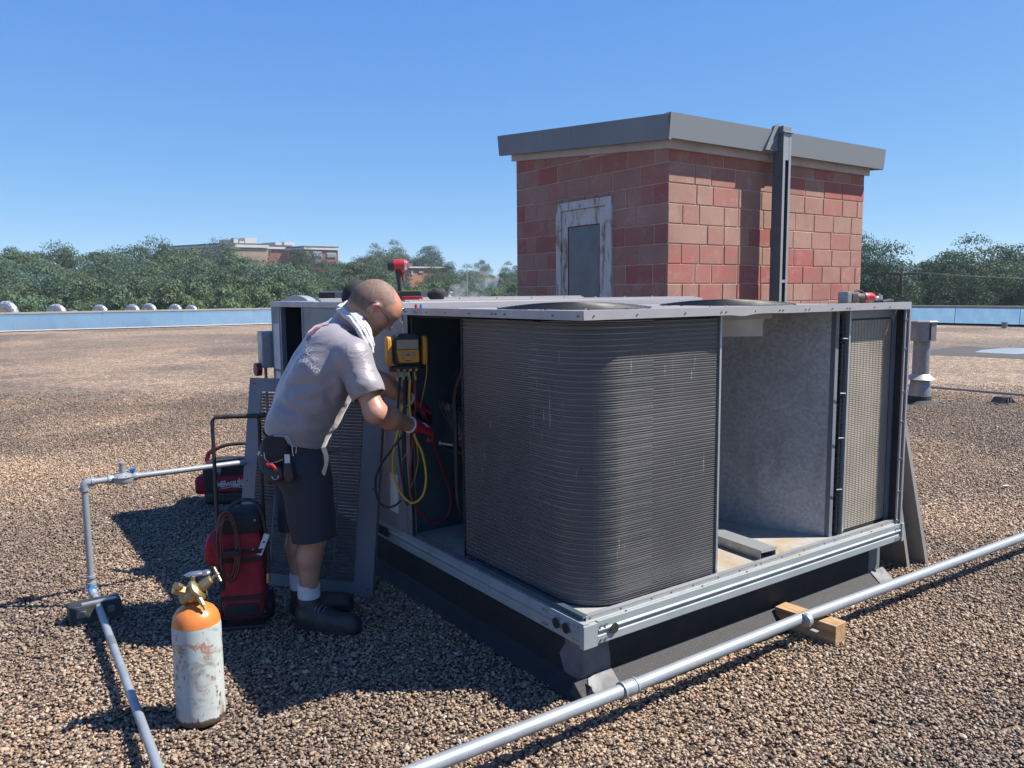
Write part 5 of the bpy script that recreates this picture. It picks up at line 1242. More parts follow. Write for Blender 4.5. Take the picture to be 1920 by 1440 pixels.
def arm(S, E, W, g=0.0, full=True):
    a = [cap(S, S + (E - S) * .55, .064 + g, .056 + g, .03), cap(S + (E - S) * .5, E - (E - S) * .04, .056 + g, .046 + g, .03)]
    if full:
        d = W - E; a += [cap(E, E + d * .38, .046, .052, .05), cap(E + d * .38, W, .052, .034, .04)]
    return a
def leg(Hi, K, A_):
    sh = A_ + (K - A_) * .72 + Vector((-.014, 0, 0))
    return [cap(Hi, K, .095, .062, .04), cap(K, sh, .060, .060, .03), cap(sh, A_, .059, .041, .03), cap(A_, Vector((A_.x, A_.y, .06)), .041, .040, .02), cap(Vector((A_.x, A_.y, .06)), Vector((A_.x + .05, A_.y, .045)), .04, .035, .03)]
body = torso() + neck + head + ears + arm(RS, RE, RW) + arm(LS, LE, LW) + leg(RHi, RK, RA) + leg(LHi, LK, LA)
pbase = Vector((RA.x, (RA.y + LA.y) / 2, 0))
man = thing('person', 'man in grey polo shirt and navy shorts bending to the open unit, wearing red gloves and glasses', 'person', pbase)
man['label'] = 'bending man in grey polo shirt, navy shorts, red gloves and dark glasses'
def wobj(name, me, mat, par, loc=None):
    loc = par.location if loc is None else loc
    me.transform(Matrix.Translation(-Vector(loc))); me.materials.clear(); me.materials.append(MAT[mat] if isinstance(mat, str) else mat)
    o = bpy.data.objects.new(name, me); C.objects.link(o); o.parent = par; return o
def m_skin():
    t = NT('skin'); a = t.n('Attribute', attribute_name='tone'); v = t.coord('Object'); sep = t.n('SeparateColor'); t.l(a.outputs['Color'], sep.inputs[0])
    f = t.noise(v, 9, 5); fine = t.noise(v, 320, 2); st = t.noise(v, 60, 4)
    c = t.ramp(f, [(.3, (.52, .30, .215)), (.7, (.44, .235, .165))])
    c = t.mix(t.math('MULTIPLY', sep.outputs[0], .75), c, (.58, .20, .12))                 # sunburnt
    hair = t.math('MULTIPLY', sep.outputs[1], t.ramp(st, [(.2, .55), (.7, .95)]))
    c = t.mix(hair, c, t.mix(t.ramp(fine, [(.35, 0), (.65, 1)]), (.075, .055, .045), (.17, .125, .10)))
    t.set(c, t.mix(sep.outputs[1], (.42, .42, .42), (.7, .7, .7))); t.b.inputs['Subsurface Weight'].default_value = .06; t.b.inputs['Subsurface Radius'].default_value = (.02, .008, .004)
    t.bump(fine, .12, .0012); return t.m
MAT['skin'] = m_skin()
me = sdf_mesh('body', body, .0082)
n = len(me.vertices); p = np.empty(n * 3); me.vertices.foreach_get('co', p); p = p.reshape(-1, 3)
rel = p - np.array(Hc); lf, lu, ls = rel @ np.array(hf), rel @ np.array(hu), rel @ np.array(hs_)
hairm = np.clip((.035 - lf + .35 * np.minimum(lu, .1)) / .02, 0, 1) * np.clip((lu + .055 + np.maximum(-lf, 0) * .25) / .02, 0, 1) * np.clip(1 - (lu - .112 + np.abs(ls) * -.35 + np.maximum(lf, -.04) * .75) / .03, 0, 1)
hairm *= (np.linalg.norm(rel, axis=1) < .19)
earm = ((np.abs(ls) > .083) & (lf > -.012) & (lf < .045) & (np.abs(lu) < .045)); hairm[earm] = 0
beard = .45 * np.clip((-.005 - lu) / .03, 0, 1) * np.clip((lf - .0) / .03, 0, 1) * np.clip((.02 - np.abs(lf - .11) * .0) / .02, 0, 1) * (np.linalg.norm(rel, axis=1) < .16); hairm = np.maximum(hairm, beard)
burn = np.clip((lu - .05) / .05, 0, 1) * np.clip((lf + .05) / .05, 0, 1) * (np.linalg.norm(rel, axis=1) < .19) + .4 * earm
arms = (np.linalg.norm(p - np.array((RE + RW) / 2), axis=1) < .2); burn = np.clip(burn + arms * .25, 0, 1)
at = me.color_attributes.new('tone', 'FLOAT_COLOR', 'POINT'); at.data.foreach_set('color', np.stack([burn, hairm, burn * 0, burn * 0 + 1], 1).astype('f').ravel())
wobj('body', me, 'skin', man)

# cloth
def m_cloth(name, c1, c2, rough=.7, weave=900, sheen=.3, wr=9, wst=.5, wd=.012):
    t = NT(name); v = t.coord('Object'); f = t.noise(v, 3.5, 4)
    w_ = t.noise(t.coord('Object', (1.0, 1.0, 1.9)), wr, 5, .55, 1.2)
    t.set(t.ramp(f, [(.3, c1), (.7, c2)]), rough); t.b.inputs['Sheen Weight'].default_value = sheen
    t.bump(w_, wst, wd); return t.m
MAT['shirt'] = m_cloth('grey_polo_cloth', (.305, .285, .315), (.26, .24, .27), .42, wst=.55, wd=.010)
MAT['shorts'] = m_cloth('navy_twill', (.017, .021, .038), (.026, .031, .050), .8, sheen=.05, wst=.5, wd=.010)
MAT['towel'] = m_cloth('white_towel', (.72, .72, .71), (.62, .62, .62), .9, sheen=.5, wr=16, wst=.6, wd=.012)
MAT['sock'] = m_cloth('white_sock', (.70, .72, .76), (.6, .62, .66), .9, wst=.3)
MAT['boot'] = simple('black_boot_leather', (.028, .027, .028), (.045, .043, .042), .55, 0, 14, .5, 60, .004)
MAT['glove'] = simple('red_knit_glove', (.42, .015, .035), (.33, .010, .025), .75, 0, 30, .6, 300)
MAT['glovedark'] = simple('black_dipped_palm', (.02, .02, .022), None, .55, 0, 30, .3, 100)
def fold(p, dirn, freq, amp, cen, rad, ph=0):
    "one family of folds: sharp crests, soft valleys, broken up along their length, fading away from cen"
    d = Vector(dirn).normalized(); e = d.cross(Vector((.1, -1, .05))).normalized(); r = np.linalg.norm(p - np.array(cen), axis=1); o = np.zeros(len(p)); k = freq / 11.0
    for i in np.nonzero(r < rad * 2.2)[0]:
        q = Vector(p[i]); a = mnoise.noise(Vector((q.dot(d) * k + ph * 5, q.dot(e) * k * .22 + 1.5 * mnoise.noise(q * 7), ph)))
        o[i] = (1 - abs(a) * 2.6) * math.exp(-(r[i] / rad) ** 2)
    return amp * o
def shirt_disp(p):
    d = .0012 * np.sin(p[:, 0] * 23 + p[:, 2] * 31) * np.sin(p[:, 2] * 17 - p[:, 1] * 13)
    d += fold(p, (.5, 0, .86), 120, .019, P(570, 795, 3.80), .13)          # pile-up over the belt
    d += fold(p, (-.25, 0, .97), 100, .013, P(590, 740, 3.80), .15, 1.2)
    d += fold(p, (.80, .2, .30), 110, .016, P(638, 728, 3.76), .10, .6)       # from the armpit
    d += fold(p, (.62, 0, .78), 150, .012, P(688, 725, 3.70), .08, 2.0)       # sleeve
    d += fold(p, (.95, 0, -.3), 150, .010, P(612, 605, 4.0), .10, .3)        # across the shoulders
    return d
shp = torso(.014) + arm(RS, RE, RW, .020, False) + arm(LS, LE, LW, .018, False) + [cap(lum + side_c * -.0 + Vector((.03, 0, -.06)), che + Vector((.06, 0, -.03)), .13, .11, .07)]
me = sdf_mesh('polo_shirt', shp, .0085, shirt_disp)
hem = P(553, 815, 3.95); hn = (P(612, 832, 3.9) - P(494, 795, 3.9)).normalized(); hn = Vector((hn.z, 0, -hn.x)); hn = -hn if hn.z > 0 else hn
cut(me, hem, hn)
for S, E, t_s in ((RS, RE, .70), (LS, LE, .74)): cut_local(me, S + (E - S) * t_s, (E - S), .185)
cut_local(me, nb + (HP(-.045, -.05) - nb) * .34, HP(-.045, -.05) - nb, .16)
sh_o = wobj('polo_shirt', me, 'shirt', man); md = sh_o.modifiers.new('cloth', 'SOLIDIFY'); md.thickness = .003; md.offset = 1
# stitched sleeve seam
m = MB(); c_ = RS + (RE - RS) * .70; q = (RE - RS).to_track_quat('Z', 'Y')
# shorts
def shorts_disp(p):
    d = fold(p, (.2, 0, 1), 120, .008, P(590, 900, 3.75), .14) + fold(p, (.9, 0, .4), 110, .008, P(600, 940, 3.75), .14, 1) + .002 * np.sin(p[:, 2] * 40 + p[:, 0] * 25)
    return d
def shl(Hi, K): return [cap(Hi + Vector((.015, 0, -.02)), K + Vector((.004, 0, .0)), .122, .108, .05)]
shp = [cap(pel + side_p * .06 * s, wai + side_p * .06 * s, .137, .127, .06) for s in (1, -1)] + [ell(P(528, 858, 3.87), ((1, 0, 0), (0, 1, 0), (0, 0, 1)), (.105, .10, .12), .06), ell(P(526, 856, 4.04), ((1, 0, 0), (0, 1, 0), (0, 0, 1)), (.105, .10, .12), .06)] + shl(RHi, RK) + shl(LHi, LK)
me = sdf_mesh('shorts', shp, .0095, shorts_disp); cut(me, P(553, 806, 3.95), -hn)
kd = (RK - RHi).normalized(); cut_local(me, RK + Vector((0, 0, .0)), kd, .17); cut_local(me, LK + Vector((0, 0, .01)), kd, .13)
zc = min(RK.z, LK.z)
so_ = wobj('shorts', me, 'shorts', man); md = so_.modifiers.new('cloth', 'SOLIDIFY'); md.thickness = .004; md.offset = 1
def flatstrip(name, pts, width, mat, par, off=.0, ny=(0, -1, 0), th=.003):
    m = MB(); n_ = Vector(ny).normalized(); pts = [Vector(p) for p in pts]; vs = []
    for i, p_ in enumerate(pts):
        d = (pts[min(i + 1, len(pts) - 1)] - pts[max(i - 1, 0)]).normalized(); s_ = d.cross(n_).normalized(); vs += [p_ + s_ * width / 2, p_ - s_ * width / 2, p_ - s_ * width / 2 + n_ * th, p_ + s_ * width / 2 + n_ * th]
    fs = [(4 * i + a, 4 * i + (a + 1) % 4, 4 * i + 4 + (a + 1) % 4, 4 * i + 4 + a) for i in range(len(pts) - 1) for a in range(4)] + [(0, 1, 2, 3), tuple(4 * len(pts) - 4 + k for k in range(4))]
    m.add(vs, fs); return obj(name, m, mat, par, world=True, smooth=50)
# belt ring round the waist under the shirt hem
ring = []
for k in range(40):
    a = 2 * PI * k / 40; c = P(553, 826, 3.95); d = Vector((math.cos(a) * 1.0, math.sin(a), 0)); tilt = Vector((0, 0, -d.x * .30)); ring.append(c + Vector((d.x * .150, d.y * .20, 0)) + tilt * .15)
m = MB(); vs = []
for p_ in ring: vs += [p_ + Vector((0, 0, .022)), p_ - Vector((0, 0, .022))]
m.add(vs, [(2 * k, 2 * ((k + 1) % 40), 2 * ((k + 1) % 40) + 1, 2 * k + 1) for k in range(40)]); bo = obj('belt', m, 'black', man, world=True); md = bo.modifiers.new('s', 'SOLIDIFY'); md.thickness = .006
# boots and socks
def boot(A_, toe_px, heel_px, Yb):
    heel = G(*heel_px, 0); toe = G(*toe_px, 0); d = (toe - heel); d.z = 0; Lf = min(d.length, .335); d.normalize(); s_ = Vector((d.y, -d.x, 0)); o = Vector((heel.x, A_.y, 0)) - s_ * .0
    def q(f, z, s=0): return o + d * f * Lf + Vector((0, 0, z)) + s_ * s
    up_ = Vector((A_.x, A_.y, .0))
    pr = [cap(q(.13, .055), q(.16, .05), .044, .046, .02), cap(q(.17, .06), Vector((A_.x + .0, A_.y, .135)) * .5 + q(.20, .135) * .5, .05, .057, .03), cap(q(.25, .070), q(.55, .050), .052, .042, .04), cap(q(.55, .048, .004), q(.85, .045, .004), .049, .045, .04), cap(q(.80, .042), q(.90, .042), .045, .040, .03), cap(q(.13, .02), q(.88, .02), .047, .047, .02)]
    def dsp(p): return .0018 * np.sin(p[:, 2] * 90 + p[:, 0] * 40) * np.exp(-((p[:, 2] - .1) / .06) ** 2)
    me = sdf_mesh('boot', pr, .0062, dsp)
    cut(me, (0, 0, .158), (0, 0, 1))
    for v in me.vertices: v.co.z = max(v.co.z, .012)
    bt = wobj('boot', me, 'boot', man); md = bt.modifiers.new('s', 'SOLIDIFY'); md.thickness = .008; md.offset = 0
    bm = [q(f, 0, s * 1.12) for f, s in ((.0, -.02), (.0, .02), (.06, .042), (.2, .048), (.45, .045), (.7, .056), (.9, .048), (1.0, .015), (1.0, -.015), (.9, -.046), (.7, -.052), (.45, -.044), (.2, -.046), (.06, -.04))]
    m = MB(); m.prism([p_ + Vector((0, 0, .0)) for p_ in bm], (0, 0, .036)); so2 = obj('sole', m, 'black', None, smooth=None, bevel=.004); so2.parent = bt
    so2.data.transform(Matrix.Translation(-man.location))
    m = MB()
    for i in range(6):
        f = .30 + i * .055; z = .130 - i * .010; m.tube([q(f, z - .006, -.040), q(f + .004, z + .010, -.018), q(f + .012, z + .016, 0), q(f + .004, z + .010, .018), q(f, z - .006, .040)], .0036, 6)
    lc = obj('laces', m, 'conduit', None); lc.parent = bt; lc.data.transform(Matrix.Translation(-man.location)); pass
    c = Vector((A_.x, A_.y, 0)); m = MB(); ax_ = (A_ + Vector((0, 0, .12))) - A_
    obj('sock', MB().lathe([(.052, .13), (.057, .175), (.055, .198), (.057, .202), (.057, .226), (.050, .229)], c + Vector((.0, 0, -.0)), 24), 'sock', man, world=True, smooth=60)
boot(RA, (680, 1198), (553, 1184), 3.8)
boot(LA, (655, 1150), (543, 1158), 4.05)

# gloved hands: palm + five bent fingers, one mesh per glove
def hand(W, palm_dir, back_n, curl, thumb_side, scale=1.0):
    d = Vector(palm_dir).normalized(); n_ = Vector(back_n); n_ = (n_ - d * n_.dot(d)).normalized(); s_ = d.cross(n_).normalized() * thumb_side
    pr = []; pk = W + d * .095 * scale
    for i, (o_, ln) in enumerate(((.031, .072), (.011, .080), (-.010, .075), (-.030, .060))):
        kn = pk + s_ * o_ * scale + n_ * (.004 if i in (1, 2) else 0)
        pr.append(cap(W + s_ * o_ * .55, kn, .019 * scale, .0145 * scale, .015))
        p0 = kn; ang = 0
        for j, (fr, rr) in enumerate(((.45, .0115), (.32, .0105), (.23, .0095))):
            ang += curl[j] + .08 * i; dd = d * math.cos(ang) - n_ * math.sin(ang); p1 = p0 + dd * ln * fr * scale * 1.05; pr.append(cap(p0, p1, rr * scale, (rr - .0008) * scale, .004)); p0 = p1
    t0 = W + s_ * .030 + d * .025; t1 = t0 + (d * .62 + s_ * .62 - n_ * .30).normalized() * .045 * scale; t2 = t1 + (d * .90 + s_ * .05 - n_ * .45).normalized() * .035 * scale; t3 = t2 + (d * .8 - s_ * .2 - n_ * .55).normalized() * .026 * scale
    pr += [cap(W + s_ * .012, t0, .020, .017, .015), cap(t0, t1, .017, .0135, .012), cap(t1, t2, .013, .012, .004), cap(t2, t3, .012, .0105, .004)]
    pr.append(cap(W - d * .035, W + d * .01, .036 * scale, .030 * scale, .02))
    return pr, d, n_, s_
def m_glove():
    t = NT('dipped_glove'); a = t.n('Attribute', attribute_name='dip'); v = t.coord('Object'); f = t.noise(v, 260, 2)
    t.set(t.mix(a.outputs['Fac'], (.43, .016, .04), (.018, .018, .02)), .68); t.bump(f, .6, .002); return t.m
mgl = m_glove()
def glove(W, E, aim, back_n, curl, ts, label, dk=0):
    pr, d, n_, s_ = hand(W, aim, back_n, curl, ts, 1.08); me = sdf_mesh('glove', pr, .0048, lambda p: .0008 * np.sin(p[:, 0] * 160 + p[:, 2] * 120), it=5)
    cut_local(me, W - d * .038, -d, .06)
    nrm = np.array([v.normal[:] for v in me.vertices]); co = np.array([v.co[:] for v in me.vertices]); along = (co - np.array(W)) @ np.array(d)
    dip = np.clip((-(nrm @ np.array(n_)) - .15 + dk + np.clip((along - .12) * 12, -0.2, 1.2)) * 4, 0, 1)
    at = me.attributes.new('dip', 'FLOAT', 'POINT'); at.data.foreach_set('value', dip.astype('f'))
    g = wobj('glove', me, mgl, man); g['label'] = label; md = g.modifiers.new('s', 'SOLIDIFY'); md.thickness = .002; md.offset = 1
    m = MB(); m.lathe([(.036, -.006), (.0415, -.004), (.0425, .002), (.0395, .006), (.036, .005)], W - d * .036, 24, d); cf = obj('cuff', m, 'sock', None, smooth=60); cf.parent = g; cf.data.transform(Matrix.Translation(-man.location))
    return g, d, n_, s_
aimR = P(806, 806, 4.10) - RW; g, d, n_, s_ = glove(RW + aimR.normalized() * .03, RE, aimR, (-.2, -.75, .62), (.25, .45, .35), -1, 'red glove on the nearer hand with a white mark')
m = MB(); c = RW + aimR.normalized() * .105 + n_ * .021; 
for k in range(3): m.tube([c + s_ * (.02 - .004 * k) + d * (-.012 + .011 * k) + n_ * .001, c - s_ * .016 + d * (-.006 + .012 * k) + n_ * .001], .0022, 6)
lb = obj('glove_logo', m, 'white', None); lb.parent = g; lb.data.transform(Matrix.Translation(-man.location))
aimL = P(812, 779, 4.34) - LW; glove(LW + aimL.normalized() * .03, LE, aimL, (.15, -.35, .93), (.5, .6, .5), 1, 'red glove with black dipped palm on the far hand', .75)

# glasses
gs = MB()
def gp_(f, u, s): return HP(f, u, s)
for s in (1, -1):
    fr_ = [gp_(.112 + .006 * math.cos(a) - abs(.01), .020 + .019 * math.sin(a), s * (.034 + .028 * math.cos(a))) + hf * (-.012 * abs((.034 + .028 * math.cos(a)) / .06)) for a in np.linspace(0, 2 * PI, 22, endpoint=False)]
    gs.tube(fr_, .0026, 6, closed=True)
    gs.tube([gp_(.096, .024, s * .064), gp_(.085, .026, s * .084), gp_(.03, .030, s * .093), gp_(.0, .031, s * .091), gp_(-.022, .018, s * .088)], [.0038, .0036, .003, .003, .0025], 8)
gs.tube([gp_(.106, .024, .010), gp_(.109, .026, 0), gp_(.106, .024, -.010)], .0026, 6)
gl_ = obj('glasses', gs, 'black', man, world=True, smooth=60)
m = MB()
for s in (1, -1):
    fr_ = [gp_(.100 + .006 * math.cos(a), .020 + .018 * math.sin(a), s * (.034 + .027 * math.cos(a))) + hf * (-.012 * abs((.034 + .027 * math.cos(a)) / .06)) for a in np.linspace(0, 2 * PI, 22, endpoint=False)]
    m.prism(fr_, hf * .0015)
ln_ = obj('lens', m, simple('dark_lens', (.02, .025, .03), None, .1), None, smooth=None); ln_.parent = gl_; ln_.data.transform(Matrix.Translation(-man.location))
m = MB()
for s in (1, -1): m.ball(gp_(.086, .018, s * .032), .0115, 12, 8)
obj('eye', m, 'white', man, world=True)

# towel round the neck
out_ = (side_c + Vector((0, 0, .55))).normalized()
tws = [(P(655, 573, 4.11), .026), (P(643, 580, 4.03), .030), (P(652, 586, 3.93), .034), (P(668, 598, 3.87), .037), (P(681, 618, 3.84), .035), (P(689, 640, 3.83), .031), (P(693, 657, 3.83), .024)]
pr = [cap(a[0], b[0], a[1], b[1], .02, out_, 2.3) for a, b in zip(tws[:-1], tws[1:])] + [cap(P(655, 573, 4.11), P(676, 590, 4.14), .026, .026, .02)]
def tdisp(p): return .0035 * np.sin((p @ np.array(Vector((.55, -.35, -.75)).cross(out_))) * 330 + .8 * np.sin(p[:, 2] * 15))
me = sdf_mesh('towel', pr, .0062, tdisp); base = nb.copy(); me.transform(Matrix.Translation(-base)); me.materials.append(MAT['towel'])
o = bpy.data.objects.new('towel', me); C.objects.link(o); o.location = base
tag(o, 'white cloth towel worn round the neck of the technician', 'towel')

# lettering on the shirt back, laid onto the cloth
dg = bpy.context.evaluated_depsgraph_get(); dg.update()
def hit_shirt(x, y):
    o_ = Vector((0, 0, CAMH)); d = (fw * F + rt * (x - 960) - up * (y - 720)).normalized(); h, loc, nr, idx = sh_o.ray_cast(o_ - man.location, d)
    return (loc + man.location) if h else None
def on_shirt(name, me, cpx, dr, mat, size=1):
    "lay lettering on the cloth round the place seen at cpx, reading along dr"
    c = hit_shirt(*cpx); a = hit_shirt(cpx[0] - dr[0] * 8, cpx[1] - dr[1] * 8); b = hit_shirt(cpx[0] + dr[0] * 8, cpx[1] + dr[1] * 8); e = hit_shirt(cpx[0] + dr[1] * 8, cpx[1] - dr[0] * 8)
    x = (b - a).normalized(); nrm = x.cross(e - c).normalized(); y = nrm.cross(x)
    bm = bmesh.new(); bm.from_mesh(me); 
    for _ in range(2): bmesh.ops.subdivide_edges(bm, edges=[e_ for e_ in bm.edges if e_.calc_length() > .006], cuts=2); bmesh.ops.triangulate(bm, faces=bm.faces)
    ok = []
    for v in bm.verts:
        w0 = c + x * v.co.x + y * v.co.y + nrm * .12
        hit, loc, nr, idx = sh_o.ray_cast(w0 - man.location, -nrm, distance=.4)
        if hit: v.co = loc + nrm * .0035
        else: ok.append(v)
    bmesh.ops.delete(bm, geom=ok, context='VERTS'); bm.to_mesh(me); bm.free(); me.materials.clear(); me.materials.append(MAT[mat] if isinstance(mat, str) else mat)
    o = bpy.data.objects.new(name, me); C.objects.link(o); o.parent = sh_o
def outline_text(body, size):
    me = text_mesh(body, size, extrude=0, shear=.25, bold=-.0002, spacing=1.02)
    for v in me.vertices: v.co.z = 0
    w_ = max(v.co.x for v in me.vertices)
    for v in me.vertices: v.co.x -= w_
    return me
try:
    dr = (.74, .67)
    on_shirt('lettering', text_mesh('TAL', .052, extrude=0, shear=.25, bold=.0004), (575, 655), dr, 'white')
    on_shirt('lettering', text_mesh('LLC', .024, extrude=0, shear=.25), (590, 672), dr, 'white')
    on_shirt('lettering', text_mesh('COOLING', .034, extrude=0, shear=.25, bold=.0002), (574, 678), dr, 'white')
    def blocks():
        m = MB()
        for a in ((-.06, .0, -.02, .055), (-.015, .005, .035, .065), (-.04, -.035, .03, -.006), (-.005, .070, .045, .10)): m.add([(a[0], a[1], 0), (a[2], a[1], 0), (a[2] + .015, a[3], 0), (a[0] + .015, a[3], 0)], [(0, 1, 2, 3)])
        return mesh_from(m.v, m.f, 'print')
    on_shirt('chest_print', blocks(), (583, 628), dr, simple('faded_red_print', (.55, .13, .13), None, .6))
except Exception as ex:
    print('lettering', ex)

# tool pouch on the belt
tp = thing('tool_pouch', 'black tool pouch hanging on the belt over the technician hip', 'pouch', P(520, 870, 3.74))
def W3(x, y, Y): return P(x, y, Y) - tp.location
def loc_soft(cpx, Y, hx, hy, hz, rotdeg, mat, name, seed=0, p_=4):
    m = softbox((-hx, -hy, -hz), (hx, hy, hz), .06, 8, p_, .004, seed); c = W3(cpx[0], cpx[1], Y); Rz = Matrix.Rotation(R(rotdeg), 3, 'Y'); m.v = [tuple(c + Rz @ Vector(v)) for v in m.v]; return obj(name, m, mat, tp, smooth=80)
loc_soft((520, 842), 3.755, .060, .028, .068, -8, 'blackcloth', 'pouch_back', 1, 5)
loc_soft((516, 888), 3.73, .048, .034, .040, -14, 'black', 'pouch_pocket', 2, 4)
loc_soft((543, 885), 3.71, .022, .026, .055, -4, 'black', 'pouch_pocket', 3, 4)
m = MB(); m.tube(curve([W3(514, 817, 3.72), W3(530, 818, 3.715), W3(540, 820, 3.715), W3(547, 835, 3.70), W3(550, 855, 3.70)], 5), .0028, 6); m.tube([W3(495, 848, 3.73), W3(497, 860, 3.72), W3(505, 868, 3.70), W3(520, 866, 3.70), W3(530, 861, 3.70)], .0022, 6); obj('wire_edge', m, 'steel', tp)
m = MB(); m.tube([W3(516 + 6 * math.cos(a), 893 + 6 * math.sin(a), 3.69) for a in np.linspace(-.3, PI, 9)], .0022, 6); obj('ring', m, 'steel', tp)
m = MB(); m.box(tuple(W3(534, 871, 3.69)), tuple(W3(543, 852, 3.688))); obj('knife_clip', m, 'white', tp, smooth=None)
m = MB(); m.tube([W3(548, 836, 3.70), W3(556, 838, 3.69), W3(555, 850, 3.69)], .003, 6); m.ball(W3(487, 849, 3.74), .010); m.ball(W3(491, 854, 3.74), .006); obj('snap_hook', m, 'steel', tp)
tk = thing('utility_knife', 'red folding utility knife sticking out of the black tool pouch', 'knife', P(510, 875, 3.69))
def W4(x, y, Y): return P(x, y, Y) - tk.location
m = MB(); m.tube([W4(500, 871, 3.695), W4(510, 872, 3.69), W4(521, 882, 3.69)], [.009, .010, .008], 10); obj('knife_handle', m, 'redplastic', tk, smooth=60)
m = MB(); m.cyl(W4(506, 870, 3.680), W4(506, 870, 3.676), .003, n=10); obj('pivot', m, 'hole', tk)

# ============================================================ BACKGROUND: trees, buildings, pole, steam
def m_leaf(name, c1, c2, c3):
    t = NT(name); p = t.pos(); oi = t.n('ObjectInfo'); f = t.noise(p, .55, 4); a = t.n('Attribute', attribute_name='leaf')
    c = t.mix(t.ramp(f, [(.35, 0), (.65, 1)]), c1, c2); c = t.mix(t.math('MULTIPLY', a.outputs['Fac'], .45), c, c3)
    hv = t.n('HueSaturation'); t.l(c, hv.inputs['Color']); t.l(t.math('ADD', t.math('MULTIPLY', oi.outputs['Random'], .045), .475), hv.inputs['Hue']); t.l(t.math('ADD', t.math('MULTIPLY', oi.outputs['Random'], .35), .82), hv.inputs['Value'])
    t.l(hv.outputs[0], t.b.inputs['Base Color']); t.b.inputs['Roughness'].default_value = .6; t.b.inputs['Specular IOR Level'].default_value = .25
    tr = t.n('BsdfTranslucent'); t.l(hv.outputs[0], tr.inputs[0]); mx = t.n('MixShader'); mx.inputs[0].default_value = .25; t.l(t.b.outputs[0], mx.inputs[1]); t.l(tr.outputs[0], mx.inputs[2]); t.l(mx.outputs[0], t.out.inputs[0]); return t.m
LEAF = [m_leaf('leaves_mid', (.05, .090, .048), (.07, .115, .062), (.13, .18, .11)), m_leaf('leaves_blue', (.042, .078, .052), (.058, .10, .066), (.11, .16, .115)), m_leaf('leaves_light', (.07, .115, .05), (.09, .14, .062), (.15, .20, .11)), m_leaf('leaves_dark', (.026, .050, .030), (.042, .075, .042), (.08, .12, .07))]
BARK = simple('bark', (.10, .08, .06), (.06, .05, .04), .9)
def crown_mesh(seed, kind, leaf_mat, nleaf=7000, ls=.018, dens=1.0):
    "crown of a tree of height 1: clumps of leaf faces through the volume"
    r = np.random.default_rng(seed); 
    prof = {'round': (.56, .27, .44), 'tall': (.55, .17, .46), 'bush': (.5, .42, .5), 'wide': (.60, .38, .40), 'spread': (.58, .30, .43)}[kind]
    zc, rx, rz = prof; ncl = {'round': 120, 'tall': 110, 'bush': 80, 'wide': 170, 'spread': 120}[kind]
    d = r.normal(size=(ncl, 3)); d /= np.linalg.norm(d, axis=1)[:, None]; rad = r.uniform(.25, .92, ncl) ** .5
    lob = 1 + .22 * np.sin(d[:, 0] * 4 + seed) * np.cos(d[:, 2] * 5 + seed * 2) + r.normal(0, .07, ncl)
    cl = d * (rad * lob)[:, None] * np.array([rx, rx, rz]) + np.array([0, 0, zc]); cr = r.uniform(.062, .12, ncl) * (rx / .27) ** .5
    k = r.integers(0, ncl, nleaf); dd = r.normal(size=(nleaf, 3)); dd /= np.linalg.norm(dd, axis=1)[:, None]; dd[:, 2] = np.abs(dd[:, 2]) * .9 - .25 * r.uniform(0, 1, nleaf)
    c = cl[k] + dd * (cr[k] * r.uniform(.5, 1.05, nleaf))[:, None] * np.array([1.15, 1.15, .8]); c[:, 2] = np.maximum(c[:, 2], .06)
    nrm = dd + r.normal(0, .55, (nleaf, 3)); nrm /= np.linalg.norm(nrm, axis=1)[:, None]; a = np.cross(nrm, r.normal(size=(nleaf, 3))); a /= np.linalg.norm(a, axis=1)[:, None]; b = np.cross(nrm, a)
    s = ls * r.uniform(.6, 1.3, nleaf)[:, None]; V = np.stack([c - a * s, c + b * s * .7, c + a * s, c - b * s * .7], 1).reshape(-1, 3)
    me = bpy.data.meshes.new('crown'); me.vertices.add(len(V)); me.vertices.foreach_set('co', V.astype('f').ravel()); me.loops.add(nleaf * 4); me.loops.foreach_set('vertex_index', np.arange(nleaf * 4, dtype='i'))
    me.polygons.add(nleaf); me.polygons.foreach_set('loop_start', np.arange(nleaf, dtype='i') * 4); me.update(calc_edges=True)
    at = me.attributes.new('leaf', 'FLOAT', 'FACE'); at.data.foreach_set('value', r.uniform(0, 1, nleaf).astype('f')); me.materials.append(leaf_mat); me.validate(); return me
def trunk_mesh(seed):
    r = random.Random(seed); m = MB(); m.tube([(0, 0, 0), (.004, 0, .2), (r.uniform(-.02, .02), 0, .45), (r.uniform(-.03, .03), .01, .75)], [.024, .018, .012, .004], 8)
    for i in range(7):
        a = r.uniform(0, 6.28); z = r.uniform(.22, .6); l = r.uniform(.12, .22); m.tube([(0, 0, z), (l * .5 * math.cos(a), l * .5 * math.sin(a), z + .08), (l * math.cos(a), l * math.sin(a), z + .2)], [.009, .006, .002], 6)
    me = mesh_from(m.v, m.f, 'trunk', 50); me.materials.append(BARK); return me
PROTO = []
for i, (kd_, lm) in enumerate((('round', 0), ('tall', 1), ('spread', 1), ('round', 2), ('wide', 0), ('bush', 2), ('wide', 3), ('tall', 0), ('bush', 0))):
    PROTO.append((crown_mesh(20 + i, kd_, LEAF[lm], 42000 if kd_ == 'wide' else 30000, .0068 if kd_ != 'bush' else .013), trunk_mesh(i)))
GZ = -8.6
used = {}
